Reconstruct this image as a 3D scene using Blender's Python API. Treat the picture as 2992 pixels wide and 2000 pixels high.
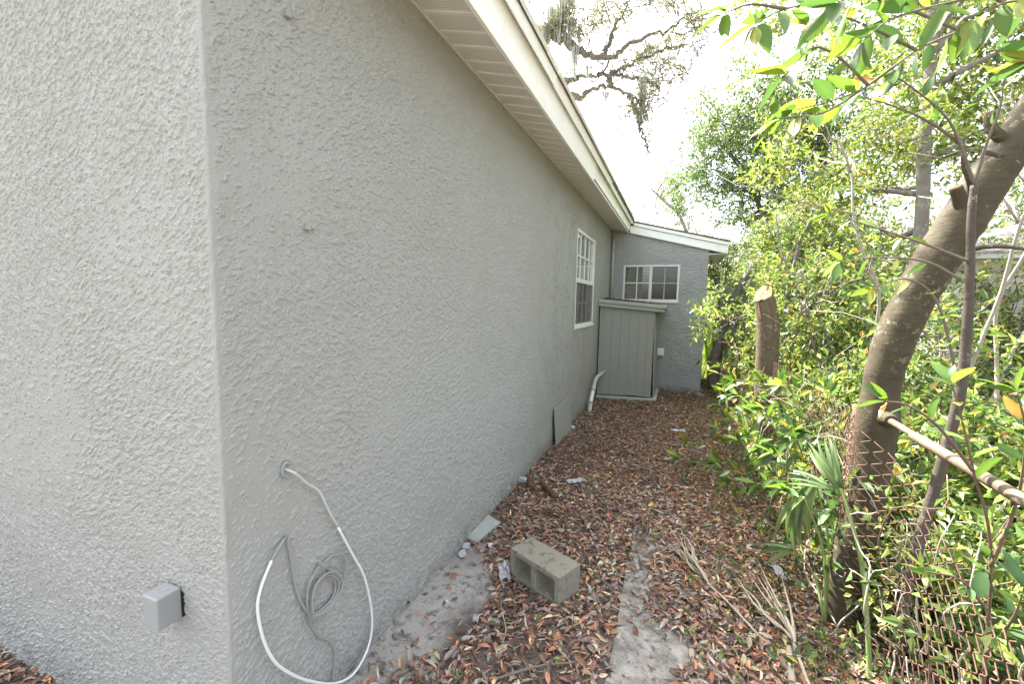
import bpy, math, random
import numpy as np
from mathutils import Vector, Matrix

random.seed(7)
for o in list(bpy.data.objects):
    bpy.data.objects.remove(o)
scene = bpy.context.scene
col = scene.collection

# ------------------------------------------------------------------ camera
cam_d = bpy.data.cameras.new('camera')
cam = bpy.data.objects.new('camera', cam_d)
col.objects.link(cam)
scene.camera = cam
cam_d.sensor_width = 36.0
cam_d.lens = 14.906
cam_d.clip_start = 0.02
cam_d.clip_end = 2000
R_ = (0.93111765, 0.36412916, 0.0207336)
U_ = (-0.05400483, 0.08142842, 0.995215)
F_ = (-0.3606985, 0.92778196, -0.09548417)
cam.matrix_world = Matrix(((R_[0], U_[0], -F_[0], 1.3276), (R_[1], U_[1], -F_[1], 0.0),
                           (R_[2], U_[2], -F_[2], 1.731), (0, 0, 0, 1)))

# ------------------------------------------------------------------ sky and sun
SUN_EL, SUN_DIR = math.radians(57), Vector((-0.80, 0.60, 0)).normalized()
w = bpy.data.worlds.new('World')
scene.world = w
w.use_nodes = True
nt = w.node_tree
nt.nodes.clear()
sky = nt.nodes.new('ShaderNodeTexSky')
sky.sky_type = 'NISHITA'
sky.sun_disc = False
sky.sun_elevation = SUN_EL
sky.sun_rotation = math.atan2(SUN_DIR.x, SUN_DIR.y)
sky.air_density = 1.0
sky.dust_density = 6.0
sky.ozone_density = 1.0
hs = nt.nodes.new('ShaderNodeHueSaturation')
hs.inputs['Saturation'].default_value = 0.47
bg = nt.nodes.new('ShaderNodeBackground')
bg.inputs['Strength'].default_value = 0.15
wo = nt.nodes.new('ShaderNodeOutputWorld')
nt.links.new(sky.outputs[0], hs.inputs['Color'])
nt.links.new(hs.outputs[0], bg.inputs['Color'])
nt.links.new(bg.outputs[0], wo.inputs['Surface'])
sd = bpy.data.lights.new('sun', 'SUN')
sd.energy = 4.9
sd.angle = math.radians(0.6)
sd.color = (1.0, 0.95, 0.86)
sun = bpy.data.objects.new('sun', sd)
col.objects.link(sun)
sv = Vector((SUN_DIR.x * math.cos(SUN_EL), SUN_DIR.y * math.cos(SUN_EL), math.sin(SUN_EL)))
sun.rotation_euler = (-sv).to_track_quat('-Z', 'Y').to_euler()
sun.location = sv * 60
scene.view_settings.view_transform = 'Standard'
scene.view_settings.look = 'None'
scene.view_settings.exposure = 2.62
scene.view_settings.gamma = 1.0
scene.view_settings.use_curve_mapping = False
scene.render.engine = 'CYCLES'
scene.cycles.max_bounces = 8
scene.cycles.diffuse_bounces = 5
scene.cycles.transparent_max_bounces = 8

# ------------------------------------------------------------------ helpers: objects
ORG = {}


def tag(o, label=None, cat=None, group=None, kind=None):
    if label: o['label'] = label
    if cat: o['category'] = cat
    if group: o['group'] = group
    if kind: o['kind'] = kind
    return o


def thing(name, loc, label, cat, group=None):
    o = bpy.data.objects.new(name, None)
    o.empty_display_size = 0.1
    o.location = loc
    col.objects.link(o)
    ORG[o] = Vector(loc)
    return tag(o, label, cat, group)


class MB:
    """collects faces, then links them as ONE mesh object"""
    def __init__(self):
        self.v, self.f, self.c, self.n = [], [], [], 0
        self.smooth = []

    def add(self, V, faces, C=None, smooth=False):
        V = np.asarray(V, float).reshape(-1, 3)
        for fa in faces if isinstance(faces, list) and len(faces) and isinstance(faces[0], np.ndarray) and faces[0].ndim == 2 else [faces]:
            if not isinstance(fa, np.ndarray):
                by = {}
                for q in fa: by.setdefault(len(q), []).append(q)
                for k, g in by.items():
                    self.f.append(np.array(g, int) + self.n); self.smooth.append(smooth)
            else:
                self.f.append(fa + self.n); self.smooth.append(smooth)
        self.v.append(V)
        if C is not None:
            C = np.asarray(C, float)
            if C.ndim == 1: C = np.tile(C, (len(V), 1))
            self.c.append(C)
        self.n += len(V)
        return self

    def box(self, a, b, C=None):
        x0, y0, z0 = a; x1, y1, z1 = b
        V = [(x0, y0, z0), (x1, y0, z0), (x1, y1, z0), (x0, y1, z0), (x0, y0, z1), (x1, y0, z1), (x1, y1, z1), (x0, y1, z1)]
        return self.add(V, [(0, 3, 2, 1), (4, 5, 6, 7), (0, 1, 5, 4), (1, 2, 6, 5), (2, 3, 7, 6), (3, 0, 4, 7)], C)

    def hexa(self, V, C=None):
        return self.add(V, [(0, 3, 2, 1), (4, 5, 6, 7), (0, 1, 5, 4), (1, 2, 6, 5), (2, 3, 7, 6), (3, 0, 4, 7)], C)

    def quad(self, *V):
        return self.add(V, [tuple(range(len(V)))])

    def prism(self, prof, a, b, axis):
        """extrude a closed 2-D profile between a and b along an axis (0 x, 1 y, 2 z)"""
        n = len(prof)
        V = []
        for t in (a, b):
            for p, q in prof:
                V.append((t, p, q) if axis == 0 else ((p, t, q) if axis == 1 else (p, q, t)))
        F = [(i, (i + 1) % n, n + (i + 1) % n, n + i) for i in range(n)]
        F += [tuple(range(n))[::-1], tuple(range(n, 2 * n))]
        return self.add(V, F)

    def tube(self, P, r, n=8, cap=True, C=None, wob=0.0, rs=None):
        P = np.asarray(P, float)
        m = len(P)
        r = np.full(m, r, float) if np.isscalar(r) else np.asarray(r, float)
        T = np.gradient(P, axis=0)
        T /= np.linalg.norm(T, axis=1)[:, None] + 1e-12
        ref = np.array([0, 0, 1.0]) if abs(T[0, 2]) < 0.9 else np.array([1.0, 0, 0])
        A = np.cross(T[0], ref); A /= np.linalg.norm(A)
        ring = []
        ang = np.arange(n) * 2 * math.pi / n
        for i in range(m):
            A = A - T[i] * (A @ T[i]); A /= np.linalg.norm(A) + 1e-12
            B = np.cross(T[i], A)
            rr = r[i]
            if wob and rs is not None: rr = rr * (1 + wob * rs.standard_normal(n))[:, None]
            ring.append(P[i] + rr * (np.cos(ang)[:, None] * A + np.sin(ang)[:, None] * B))
        V = np.concatenate(ring)
        i, j = np.meshgrid(np.arange(m - 1), np.arange(n), indexing='ij')
        j2 = (j + 1) % n
        F = np.stack([i * n + j, i * n + j2, (i + 1) * n + j2, (i + 1) * n + j], -1).reshape(-1, 4)
        self.add(V, [F], C, smooth=True)
        if cap and n > 3:
            self.f.append(np.array([list(range(n))[::-1]]) + self.n - len(V)); self.smooth.append(False)
            self.f.append(np.array([list(range((m - 1) * n, m * n))]) + self.n - len(V)); self.smooth.append(False)
        return self

    def mesh(self, name, m, org=(0, 0, 0)):
        me = bpy.data.meshes.new(name)
        V = np.concatenate(self.v) - np.array(org)
        me.vertices.add(len(V))
        me.vertices.foreach_set('co', V.ravel().astype(np.float32))
        loops = np.concatenate([f.ravel() for f in self.f])
        tot = np.concatenate([np.full(len(f), f.shape[1]) for f in self.f])
        st = np.concatenate([[0], np.cumsum(tot)[:-1]])
        sm = np.concatenate([np.full(len(f), s) for f, s in zip(self.f, self.smooth)])
        me.loops.add(len(loops))
        me.loops.foreach_set('vertex_index', loops.astype(np.int32))
        me.polygons.add(len(tot))
        me.polygons.foreach_set('loop_start', st.astype(np.int32))
        me.polygons.foreach_set('loop_total', tot.astype(np.int32))
        me.polygons.foreach_set('use_smooth', sm)
        me.update(calc_edges=True)
        if self.c:
            C = np.concatenate(self.c)
            at = me.color_attributes.new('Col', 'FLOAT_COLOR', 'POINT')
            at.data.foreach_set('color', np.concatenate([C, np.ones((len(C), 1))], 1).ravel().astype(np.float32))
        for mm in (m if isinstance(m, (list, tuple)) else [m]):
            me.materials.append(mm)
        return me

    def build(self, name, m, parent=None, bevel=0.0, **kw):
        org = ORG.get(parent, Vector((0, 0, 0))) if parent else Vector((0, 0, 0))
        o = bpy.data.objects.new(name, self.mesh(name, m, org))
        col.objects.link(o)
        if parent:
            o.parent = parent
        ORG[o] = org
        if bevel:
            b = o.modifiers.new('edge', 'BEVEL')
            b.width = bevel; b.segments = 2; b.limit_method = 'ANGLE'; b.angle_limit = math.radians(40)
        return tag(o, **kw)


def solo(mb, name, m, label, cat, group=None, bevel=0.0, org=None):
    """a top-level thing that is one mesh"""
    V = np.concatenate(mb.v)
    c = org if org is not None else (V[:, 0].mean(), V[:, 1].mean(), V[:, 2].min())
    me = mb.mesh(name, m, c)
    o = bpy.data.objects.new(name, me)
    o.location = c
    col.objects.link(o)
    ORG[o] = Vector(c)
    if bevel:
        b = o.modifiers.new('edge', 'BEVEL')
        b.width = bevel; b.segments = 2; b.limit_method = 'ANGLE'; b.angle_limit = math.radians(40)
    return tag(o, label, cat, group)


def spline(P, n=40):
    P = [Vector(p) for p in P]
    if len(P) < 3: return np.array([P[0].lerp(P[-1], i / n) for i in range(n + 1)])
    Q = [P[0] * 2 - P[1]] + P + [P[-1] * 2 - P[-2]]
    out = []
    seg = len(P) - 1
    per = max(1, n // seg)
    for i in range(seg):
        a, b, c, d = Q[i:i + 4]
        for k in range(per):
            t = k / per
            out.append(0.5 * ((2 * b) + (c - a) * t + (2 * a - 5 * b + 4 * c - d) * t * t + (3 * b - a - 3 * c + d) * t ** 3))
    out.append(P[-1])
    return np.array(out)


def unit(a):
    return a / (np.linalg.norm(a, axis=-1, keepdims=True) + 1e-9)


def leafcloud(mb, P, D, N, L, W, C, fine=False, fold=0.25, droop=0.15):
    P, D, N = np.asarray(P), unit(np.asarray(D)), np.asarray(N)
    n = len(P)
    L = np.broadcast_to(L, (n,))[:, None]; W = np.broadcast_to(W, (n,))[:, None]
    S = unit(np.cross(D, N)); N = np.cross(S, D)
    C = np.broadcast_to(C, (n, 3))
    b = np.arange(n)[:, None]
    if not fine:
        V = np.stack([P, P + D * L * .45 + S * W * .5 + N * W * fold, P + D * L - N * L * droop, P + D * L * .45 - S * W * .5 + N * W * fold], 1)
        k = 4
        F = [b * 4 + np.array([[0, 1, 2]]), b * 4 + np.array([[0, 2, 3]])]
    else:
        def pt(t, s):
            return P + D * L * t + S * W * s + N * (abs(s) * W * fold * 2 - L * droop * t * t)
        V = np.stack([pt(0, 0), pt(.28, .43), pt(.3, 0), pt(.28, -.43), pt(.66, .42), pt(.68, 0), pt(.66, -.42), pt(1, 0)], 1)
        k = 8
        F = [b * 8 + np.array([[0, 1, 2]]), b * 8 + np.array([[0, 2, 3]]), b * 8 + np.array([[4, 7, 5]]), b * 8 + np.array([[5, 7, 6]]),
             b * 8 + np.array([[1, 4, 5, 2]]), b * 8 + np.array([[2, 5, 6, 3]])]
    mb.add(V.reshape(-1, 3), F, np.repeat(C, k, 0), smooth=False)
    return mb


def palette(rs, n, cols, wts, jit=0.18):
    cols = np.array(cols, float)
    c = cols[rs.choice(len(cols), n, p=np.array(wts) / sum(wts))]
    return np.clip(c * (1 + jit * rs.standard_normal((n, 1))) * (1 + .06 * rs.standard_normal((n, 3))), 0.004, 0.85)


def sprigs(mb, rs, P, D, slen, m, L, W, cols, wts, fine=False, up=0.35, clumpcol=0.25):
    """at each point a short leafy shoot of m leaves"""
    n = len(P)
    D = unit(D)
    t = (np.arange(m) + .6) / m
    base = P[:, None, :] + D[:, None, :] * (t[None, :, None] * slen)
    a = np.cross(D, rs.standard_normal((n, 3))); a = unit(a); c = np.cross(D, a)
    ph = (np.arange(m) * 2.4)[None, :] + rs.rand(n, 1) * 6.28
    side = a[:, None, :] * np.cos(ph)[..., None] + c[:, None, :] * np.sin(ph)[..., None]
    d = side * .8 + D[:, None, :] * (.35 + t[None, :, None] * .6) + rs.standard_normal((n, m, 3)) * .25
    nn = np.array([0, 0, 1.0]) * up + rs.standard_normal((n, m, 3)) * .55 + D[:, None, :] * .4
    cc = palette(rs, n * m, cols, wts) * np.repeat(np.exp(clumpcol * rs.standard_normal((n, 1))), m, 0)
    l = L * (0.5 + .85 * rs.rand(n * m))
    leafcloud(mb, base.reshape(-1, 3), d.reshape(-1, 3), nn.reshape(-1, 3), l, l * W / L, np.clip(cc, .004, .8), fine)


# ------------------------------------------------------------------ helpers: materials
MATS = {}


def newmat(name):
    m = bpy.data.materials.new(name)
    m.use_nodes = True
    nt = m.node_tree
    nt.nodes.clear()
    MATS[name] = m
    return m, nt


class NT:
    def __init__(self, name):
        self.m, self.nt = newmat(name)
        self.out = self.n('ShaderNodeOutputMaterial')
        self.pos = self.n('ShaderNodeNewGeometry').outputs['Position']

    def n(self, t, **kw):
        nd = self.nt.nodes.new(t)
        for k, v in kw.items(): setattr(nd, k, v)
        return nd

    def l(self, a, b):
        self.nt.links.new(a, b)

    def val(self, x, sock):
        if hasattr(x, 'is_output'): self.l(x, sock)
        else: sock.default_value = x

    def scale(self, v, s):
        nd = self.n('ShaderNodeVectorMath', operation='MULTIPLY')
        self.val(v, nd.inputs[0]); nd.inputs[1].default_value = s
        return nd.outputs[0]

    def noise(self, scale, detail=3, rough=.55, dist=0., vec=None):
        nd = self.n('ShaderNodeTexNoise')
        self.l(vec if vec is not None else self.pos, nd.inputs['Vector'])
        nd.inputs['Scale'].default_value = scale; nd.inputs['Detail'].default_value = detail
        nd.inputs['Roughness'].default_value = rough; nd.inputs['Distortion'].default_value = dist
        return nd.outputs['Fac']

    def vor(self, scale, feature='F1', vec=None, rnd=1.0):
        nd = self.n('ShaderNodeTexVoronoi', feature=feature)
        self.l(vec if vec is not None else self.pos, nd.inputs['Vector'])
        nd.inputs['Scale'].default_value = scale
        nd.inputs['Randomness'].default_value = rnd
        return nd.outputs['Distance']

    def math(self, op, a, b=0., c=0., clamp=False):
        nd = self.n('ShaderNodeMath', operation=op, use_clamp=clamp)
        self.val(a, nd.inputs[0]); self.val(b, nd.inputs[1]); self.val(c, nd.inputs[2])
        return nd.outputs[0]

    def smooth(self, x, a, b, to0=0., to1=1.):
        nd = self.n('ShaderNodeMapRange', interpolation_type='SMOOTHSTEP')
        self.l(x, nd.inputs['Value'])
        for k, v in (('From Min', a), ('From Max', b), ('To Min', to0), ('To Max', to1)): nd.inputs[k].default_value = v
        return nd.outputs[0]

    def mix(self, f, a, b, mode='MIX'):
        nd = self.n('ShaderNodeMix', data_type='RGBA', blend_type=mode)
        self.val(f, nd.inputs[0])
        for x, s in ((a, nd.inputs[6]), (b, nd.inputs[7])):
            if isinstance(x, tuple): s.default_value = (*x, 1) if len(x) == 3 else x
            else: self.l(x, s)
        return nd.outputs[2]

    def xyz(self, v=None):
        nd = self.n('ShaderNodeSeparateXYZ')
        self.l(v if v is not None else self.pos, nd.inputs[0])
        return nd.outputs

    def bump(self, h, strength=.5, dist=.005, normal=None):
        nd = self.n('ShaderNodeBump')
        nd.inputs['Strength'].default_value = strength; nd.inputs['Distance'].default_value = dist
        self.l(h, nd.inputs['Height'])
        if normal is not None: self.l(normal, nd.inputs['Normal'])
        return nd.outputs[0]

    def bsdf(self, color, rough=.7, normal=None, spec=.3, metal=0.):
        p = self.n('ShaderNodeBsdfPrincipled')
        if isinstance(color, tuple): p.inputs['Base Color'].default_value = (*color, 1)
        else: self.l(color, p.inputs['Base Color'])
        self.val(rough, p.inputs['Roughness'])
        p.inputs['Specular IOR Level'].default_value = spec
        p.inputs['Metallic'].default_value = metal
        if normal is not None: self.l(normal, p.inputs['Normal'])
        return p.outputs[0]

    def done(self, sh):
        self.l(sh, self.out.inputs['Surface'])
        return self.m


def simple(name, c, rough=.6, var=.12, sc=18, bump=.15, bd=.002, spec=.3, dirt=None):
    t = NT(name)
    f = t.noise(sc, 4)
    cc = t.mix(f, tuple(x * (1 - var) for x in c), tuple(x * (1 + var) for x in c))
    if dirt:
        cc = t.mix(t.smooth(t.noise(6, 5, .65), .5, .72, 0, .6), cc, dirt)
    return t.done(t.bsdf(cc, rough, t.bump(t.noise(sc * 6, 3), bump, bd), spec))


def stucco(name, base, amp=1.0, sc=1.0, fade=None):
    """sprayed knock-down stucco: raised blobs with crumbly edges, runs of them thinning out into smooth float marks"""
    t = NT(name)
    warp = t.n('ShaderNodeTexNoise'); t.l(t.pos, warp.inputs['Vector'])
    warp.inputs['Scale'].default_value = 9; warp.inputs['Detail'].default_value = 2
    sub = t.n('ShaderNodeVectorMath', operation='MULTIPLY_ADD')
    t.l(warp.outputs['Color'], sub.inputs[0]); sub.inputs[1].default_value = (.06,) * 3
    t.l(t.pos, sub.inputs[2])
    v = sub.outputs[0]
    n1 = t.noise(24 * sc, 5, .70, 0., v)
    n2 = t.noise(75 * sc, 4, .68, 0., v)
    zone = t.noise(3.0, 3, .6)
    thr = t.smooth(zone, .34, .62, .15, .055)
    pl = t.smooth(t.math('SUBTRACT', n1, thr), .475, .525)
    pl2 = t.smooth(t.math('SUBTRACT', n2, t.math('MULTIPLY', thr, .6)), .52, .58)
    grit = t.noise(340, 2)
    h = t.math('ADD', t.math('ADD', pl, t.math('MULTIPLY', pl2, .4)), t.math('MULTIPLY', grit, .12))
    h = t.math('ADD', h, t.math('MULTIPLY', t.noise(6, 3), 1.6))
    if fade:      # the near stretch has its relief modelled; here only grit is left to the shader
        k = t.smooth(t.xyz()[1], fade[0], fade[1])
        h = t.math('ADD', t.math('MULTIPLY', h, k), t.math('MULTIPLY', t.math('MULTIPLY', grit, .22), t.math('SUBTRACT', 1., k)))
    c = t.mix(t.noise(1.3, 4), tuple(x * .95 for x in base), tuple(x * 1.05 for x in base))
    edge = t.math('MULTIPLY', pl, t.math('SUBTRACT', 1., pl))
    c = t.mix(t.math('MULTIPLY', edge, 2.0, clamp=True), c, tuple(x * .97 for x in base))
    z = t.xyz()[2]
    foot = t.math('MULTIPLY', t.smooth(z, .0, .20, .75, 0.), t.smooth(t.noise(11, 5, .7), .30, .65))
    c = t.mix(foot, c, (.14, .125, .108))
    return t.done(t.bsdf(c, .6, t.bump(h, 1.0, .0040 * amp), .3))


def leafmat(name, rough=.42, trans=.38, spec=.45):
    t = NT(name)
    a = t.n('ShaderNodeAttribute', attribute_name='Col')
    c = a.outputs['Color']
    p = t.bsdf(c, rough, None, spec)
    tr = t.n('ShaderNodeBsdfTranslucent')
    tc = t.mix(1.0, c, (1.45, 1.4, .85), 'MULTIPLY')
    t.l(tc, tr.inputs['Color'])
    mx = t.n('ShaderNodeMixShader'); mx.inputs[0].default_value = trans
    t.l(p, mx.inputs[1]); t.l(tr.outputs[0], mx.inputs[2])
    return t.done(mx.outputs[0])


def attrmat(name, rough=.7, spec=.25):
    t = NT(name)
    a = t.n('ShaderNodeAttribute', attribute_name='Col')
    f = t.noise(60, 3)
    c = t.mix(f, t.mix(1.0, a.outputs['Color'], (.75,) * 3, 'MULTIPLY'), t.mix(1.0, a.outputs['Color'], (1.25,) * 3, 'MULTIPLY'))
    return t.done(t.bsdf(c, rough, None, spec))


def bark(name, dark, light, lichen=(.42, .42, .36), lam=.5, ring=70, bump=.6, bd=.006):
    t = NT(name)
    v = t.scale(t.pos, (1, 1, 6.0))
    rings = t.noise(12, 4, .6, .6, v)
    f = t.noise(9, 5, .65, .4)
    c = t.mix(f, dark, light)
    c = t.mix(t.smooth(rings, .5, .75, 0, .35), c, tuple(x * .5 for x in dark))
    spots = t.math('MULTIPLY', t.smooth(t.noise(30, 4, .7), .54, .62), t.smooth(t.noise(4, 3), .42, .62))
    c = t.mix(t.math('MULTIPLY', spots, lam), c, lichen)
    h = t.math('ADD', t.math('MULTIPLY', rings, .6), t.noise(45, 5, .7))
    return t.done(t.bsdf(c, .8, t.bump(h, bump, bd), .2))


M = {}
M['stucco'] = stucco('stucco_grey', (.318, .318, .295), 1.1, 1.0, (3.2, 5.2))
M['stucco_wing_skylit'] = stucco('stucco_wing_skylit', (.355, .366, .37), .6, 1.3)  # same paint as the long wall; its bluer, brighter light is in this colour
M['white'] = simple('white_metal', (.90, .90, .885), .4, .02, 5, .1, .002, .4, (.80, .78, .70))
M['soffit_white'] = simple('soffit_frame_white', (.72, .70, .66), .5, .05, 6, .1)
M['frame'] = simple('window_frame_white', (.68, .68, .65), .4, .06, 9, .1, .001)
M['greypaint'] = simple('grey_painted_wood', (.295, .30, .272), .6, .08, 14, .3, .002, .3)
M['greytrim'] = simple('grey_trim', (.36, .375, .355), .6, .10, 12, .4, .002, .3, (.22, .24, .20))
M['box'] = simple('grey_plastic', (.29, .30, .29), .5, .03, 10, .05, .001)
M['whitebox'] = simple('white_plastic', (.66, .66, .66), .4, .04, 10, .05, .001)
M['cable_white'] = simple('cable_white', (.74, .74, .72), .4, .04, 30, .05, .001)
M['cable_pale'] = simple('cable_thin_paint', (.50, .50, .48), .5, .08, 30, .1, .001)
M['cable_grey'] = simple('cable_grey', (.30, .30, .28), .55, .06, 30, .1, .001)
M['pipe'] = simple('painted_pipe', (.44, .445, .415), .5, .08, 12, .1, .001)
M['dark'] = simple('shade_fill', (.02, .02, .02), .9, .1, 5, .05)  # near-black that stands in for shade behind the windows and the box cover
M['concrete'] = simple('rough_concrete', (.30, .28, .24), .9, .22, 22, .8, .004, .15, (.16, .15, .12))
M['plaster'] = simple('broken_plaster', (.42, .43, .42), .85, .15, 20, .7, .004, .2, (.22, .2, .18))
M['paper'] = simple('white_paper', (.52, .52, .52), .5, .08, 30, .4, .002)
M['litterplastic'] = simple('clear_wrapper', (.55, .54, .55), .22, .2, 40, .8, .004, .6)
M['rust'] = simple('rusty_wire', (.15, .088, .064), .8, .35, 60, .4, .001, .2, (.24, .18, .15))
M['rail'] = simple('weathered_rail', (.11, .088, .064), .65, .22, 22, .4, .002, .3, (.20, .14, .10))
M['cutwood'] = simple('fresh_cut_wood', (.20, .12, .068), .8, .3, 30, .4, .002, .2, (.19, .075, .04))
M['deadpalm'] = simple('dead_palm', (.40, .345, .26), .7, .2, 40, .4, .001)
M['stick'] = simple('dry_stick', (.17, .14, .11), .85, .25, 40, .5, .002)
M['twig'] = simple('grey_twig', (.15, .125, .10), .8, .25, 30, .4, .002)
M['pale_twig'] = simple('pale_twig', (.30, .27, .23), .8, .25, 30, .4, .002)
M['twig_brown'] = simple('brown_twig', (.13, .085, .06), .8, .25, 30, .4, .002)
M['bark_main'] = bark('bark_laurel', (.038, .032, .019), (.098, .082, .052), (.24, .22, .17), .65)
M['bark_tan'] = bark('bark_tan', (.085, .065, .042), (.19, .15, .10), (.34, .30, .24), .7)
M['bark_grey'] = bark('bark_grey', (.10, .09, .075), (.26, .235, .20), (.45, .44, .39), .7)
M['bark_dark'] = bark('bark_dark', (.045, .038, .03), (.12, .10, .08), (.32, .32, .27), .6)
M['bark_rot'] = bark('rotten_wood', (.06, .04, .022), (.19, .12, .06), (.35, .28, .17), .5, bump=1., bd=.012)
M['leaf'] = leafmat('leaf')
M['leaf_far'] = leafmat('leaf_far', .36, .36, .6)
M['leaf_gloss'] = leafmat('leaf_glossy', .27, .35, .55)
M['litter'] = attrmat('leaf_litter', .62, .3)
M['moss'] = simple('spanish_moss', (.52, .53, .47), .95, .25, 12, .2)
M['slat'] = simple('blind_slat', (.70, .66, .57), .5, .05, 12, .05)


def glassmat():
    t = NT('window_glass')
    tr = t.n('ShaderNodeBsdfTransparent'); tr.inputs[0].default_value = (.82, .85, .84, 1)
    gl = t.n('ShaderNodeBsdfGlossy'); gl.inputs['Roughness'].default_value = .02
    lw = t.n('ShaderNodeLayerWeight'); lw.inputs[0].default_value = .5
    f = t.math('ADD', t.math('MULTIPLY', lw.outputs['Fresnel'], .9), .05, clamp=True)
    mx = t.n('ShaderNodeMixShader')
    t.l(f, mx.inputs[0]); t.l(tr.outputs[0], mx.inputs[1]); t.l(gl.outputs[0], mx.inputs[2])
    return t.done(mx.outputs[0])


M['glass'] = glassmat()


def screenmat(name, f):
    t = NT(name)
    tr = t.n('ShaderNodeBsdfTransparent')
    df = t.bsdf((.09, .088, .085), .7)
    mx = t.n('ShaderNodeMixShader'); mx.inputs[0].default_value = f
    t.l(tr.outputs[0], mx.inputs[1]); t.l(df, mx.inputs[2])
    return t.done(mx.outputs[0])


M['screen'] = screenmat('insect_screen', .30)
M['screen_dark'] = screenmat('dense_insect_screen', .62)


def soffitmat():
    """cream aluminium with rows of small vent holes on the flats"""
    t = NT('vented_soffit')
    x, y, z = t.xyz()
    fx = t.math('SUBTRACT', t.math('FRACT', t.math('MULTIPLY', x, 1 / .0105)), .5)
    fy = t.math('SUBTRACT', t.math('FRACT', t.math('MULTIPLY', y, 1 / .0125)), .5)
    d = t.math('SQRT', t.math('ADD', t.math('MULTIPLY', fx, fx), t.math('MULTIPLY', fy, fy)))
    hole = t.smooth(d, .17, .27, 1., 0.)
    # holes only on the flats of each flute, not along the grooves (groove pitch .155 m)
    g = t.math('FRACT', t.math('DIVIDE', t.math('SUBTRACT', y, .91), .155))
    flat = t.math('MULTIPLY', t.smooth(g, .22, .24), t.smooth(g, .90, .92, 1., 0.))
    c = t.mix(t.noise(4, 3), (.70, .665, .62), (.76, .725, .68))
    c = t.mix(t.math('MULTIPLY', t.math('MULTIPLY', hole, flat), .85), c, (.06, .05, .045))
    return t.done(t.bsdf(c, .5, None, .3))


M['soffit'] = soffitmat()


def shinglemat():
    t = NT('roof_shingle')
    c = t.mix(t.noise(90, 3), (.07, .065, .06), (.17, .155, .14))
    return t.done(t.bsdf(c, .9, t.bump(t.noise(200, 2), .5, .003), .15))


M['shingle'] = shinglemat()


def groundmat():
    t = NT('soil_and_sand')
    x, y, z = t.xyz()
    n = t.noise(3.0, 5, .65)
    soil = t.mix(t.noise(40, 5, .7), (.075, .058, .047), (.19, .155, .13))
    soil = t.mix(t.smooth(n, .45, .65, 0, .5), soil, (.20, .17, .145))
    sand = t.mix(t.noise(55, 4, .7), (.29, .27, .245), (.50, .47, .43))
    edge = t.math('ADD', x, t.math('MULTIPLY', t.math('SUBTRACT', n, .5), .55))
    ey = t.math('ADD', y, t.math('MULTIPLY', t.math('SUBTRACT', t.noise(2, 3), .5), 1.2))
    m = t.math('MULTIPLY', t.math('MULTIPLY', t.smooth(edge, .24, .40, 1., 0.), t.smooth(x, -.12, -.02)), t.smooth(ey, 2.2, 2.9, 1., 0.))
    sand = t.mix(t.smooth(t.noise(14, 5, .7), .50, .66, 0, .8), sand, (.085, .08, .075))
    soil = t.mix(t.smooth(y, -.9, -1.6), soil, t.mix(t.noise(9, 5, .7), (.085, .085, .065), (.165, .155, .125)))   # unseen ground, colour added to keep its bounce on the front wall neutral
    c = t.mix(m, soil, sand)
    return t.done(t.bsdf(c, .95, t.bump(t.noise(70, 5, .7), .9, .012), .1))


M['ground'] = groundmat()


def slabmat():
    t = NT('old_path_concrete')
    c = t.mix(t.smooth(t.noise(9, 6, .72), .3, .7), (.15, .138, .12), (.38, .355, .32))
    c = t.mix(t.smooth(t.noise(30, 5, .7), .50, .66, 0, .85), c, (.09, .078, .066))
    c = t.mix(t.smooth(t.noise(90, 3, .6), .64, .70, 0, .5), c, (.52, .50, .46))
    return t.done(t.bsdf(c, .9, t.bump(t.noise(120, 4, .7), .5, .004), .15))


M['slab'] = slabmat()


def blockmat():
    t = NT('cinder_block_concrete')
    tz = t.n('ShaderNodeTexCoord').outputs['Object']
    z = t.xyz(tz)[2]
    c = t.mix(t.noise(170, 4, .8), (.20, .185, .14), (.40, .37, .30))
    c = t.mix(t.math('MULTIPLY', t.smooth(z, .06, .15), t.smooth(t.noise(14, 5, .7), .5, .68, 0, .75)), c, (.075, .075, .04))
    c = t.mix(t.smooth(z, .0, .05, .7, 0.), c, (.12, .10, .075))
    return t.done(t.bsdf(c, .95, t.bump(t.noise(150, 4, .8), 1., .006), .1))


M['block'] = blockmat()

# ================================================================== THE SETTING
def gh(x, y):
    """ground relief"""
    x = np.asarray(x, float); y = np.asarray(y, float)
    return .010 * np.sin(x * 2.3 + .4) * np.sin(y * 1.7) + .006 * np.sin(x * 6.1 + y * 4.3) + .004 * np.sin(x * 13 - y * 9.7) \
        + .05 * np.clip((x - 2.1) / 2.5, 0, 1)


rs = np.random.RandomState(3)
gx_ = np.unique(np.concatenate([np.linspace(-220, -12, 12), np.linspace(-12, -.6, 14), np.arange(-.6, 3.2, .045), np.linspace(3.3, 12, 20), np.linspace(13, 220, 12)]))
gy_ = np.unique(np.concatenate([np.linspace(-220, -2, 12), np.arange(-1.5, 7, .06), np.arange(7, 16, .3), np.linspace(17, 260, 14)]))
X, Y = np.meshgrid(gx_, gy_, indexing='ij')
Z = gh(X, Y) + .004 * rs.standard_normal(X.shape) * (np.abs(X) < 4)
nx, ny = X.shape
i, j = np.meshgrid(np.arange(nx - 1), np.arange(ny - 1), indexing='ij')
F = np.stack([i * ny + j, (i + 1) * ny + j, (i + 1) * ny + j + 1, i * ny + j + 1], -1).reshape(-1, 4)
g = MB().add(np.stack([X, Y, Z], -1), [F], smooth=True).build('ground', M['ground'])
tag(g, 'brown soil with a pale sandy strip beside the house wall', kind='structure')

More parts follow.
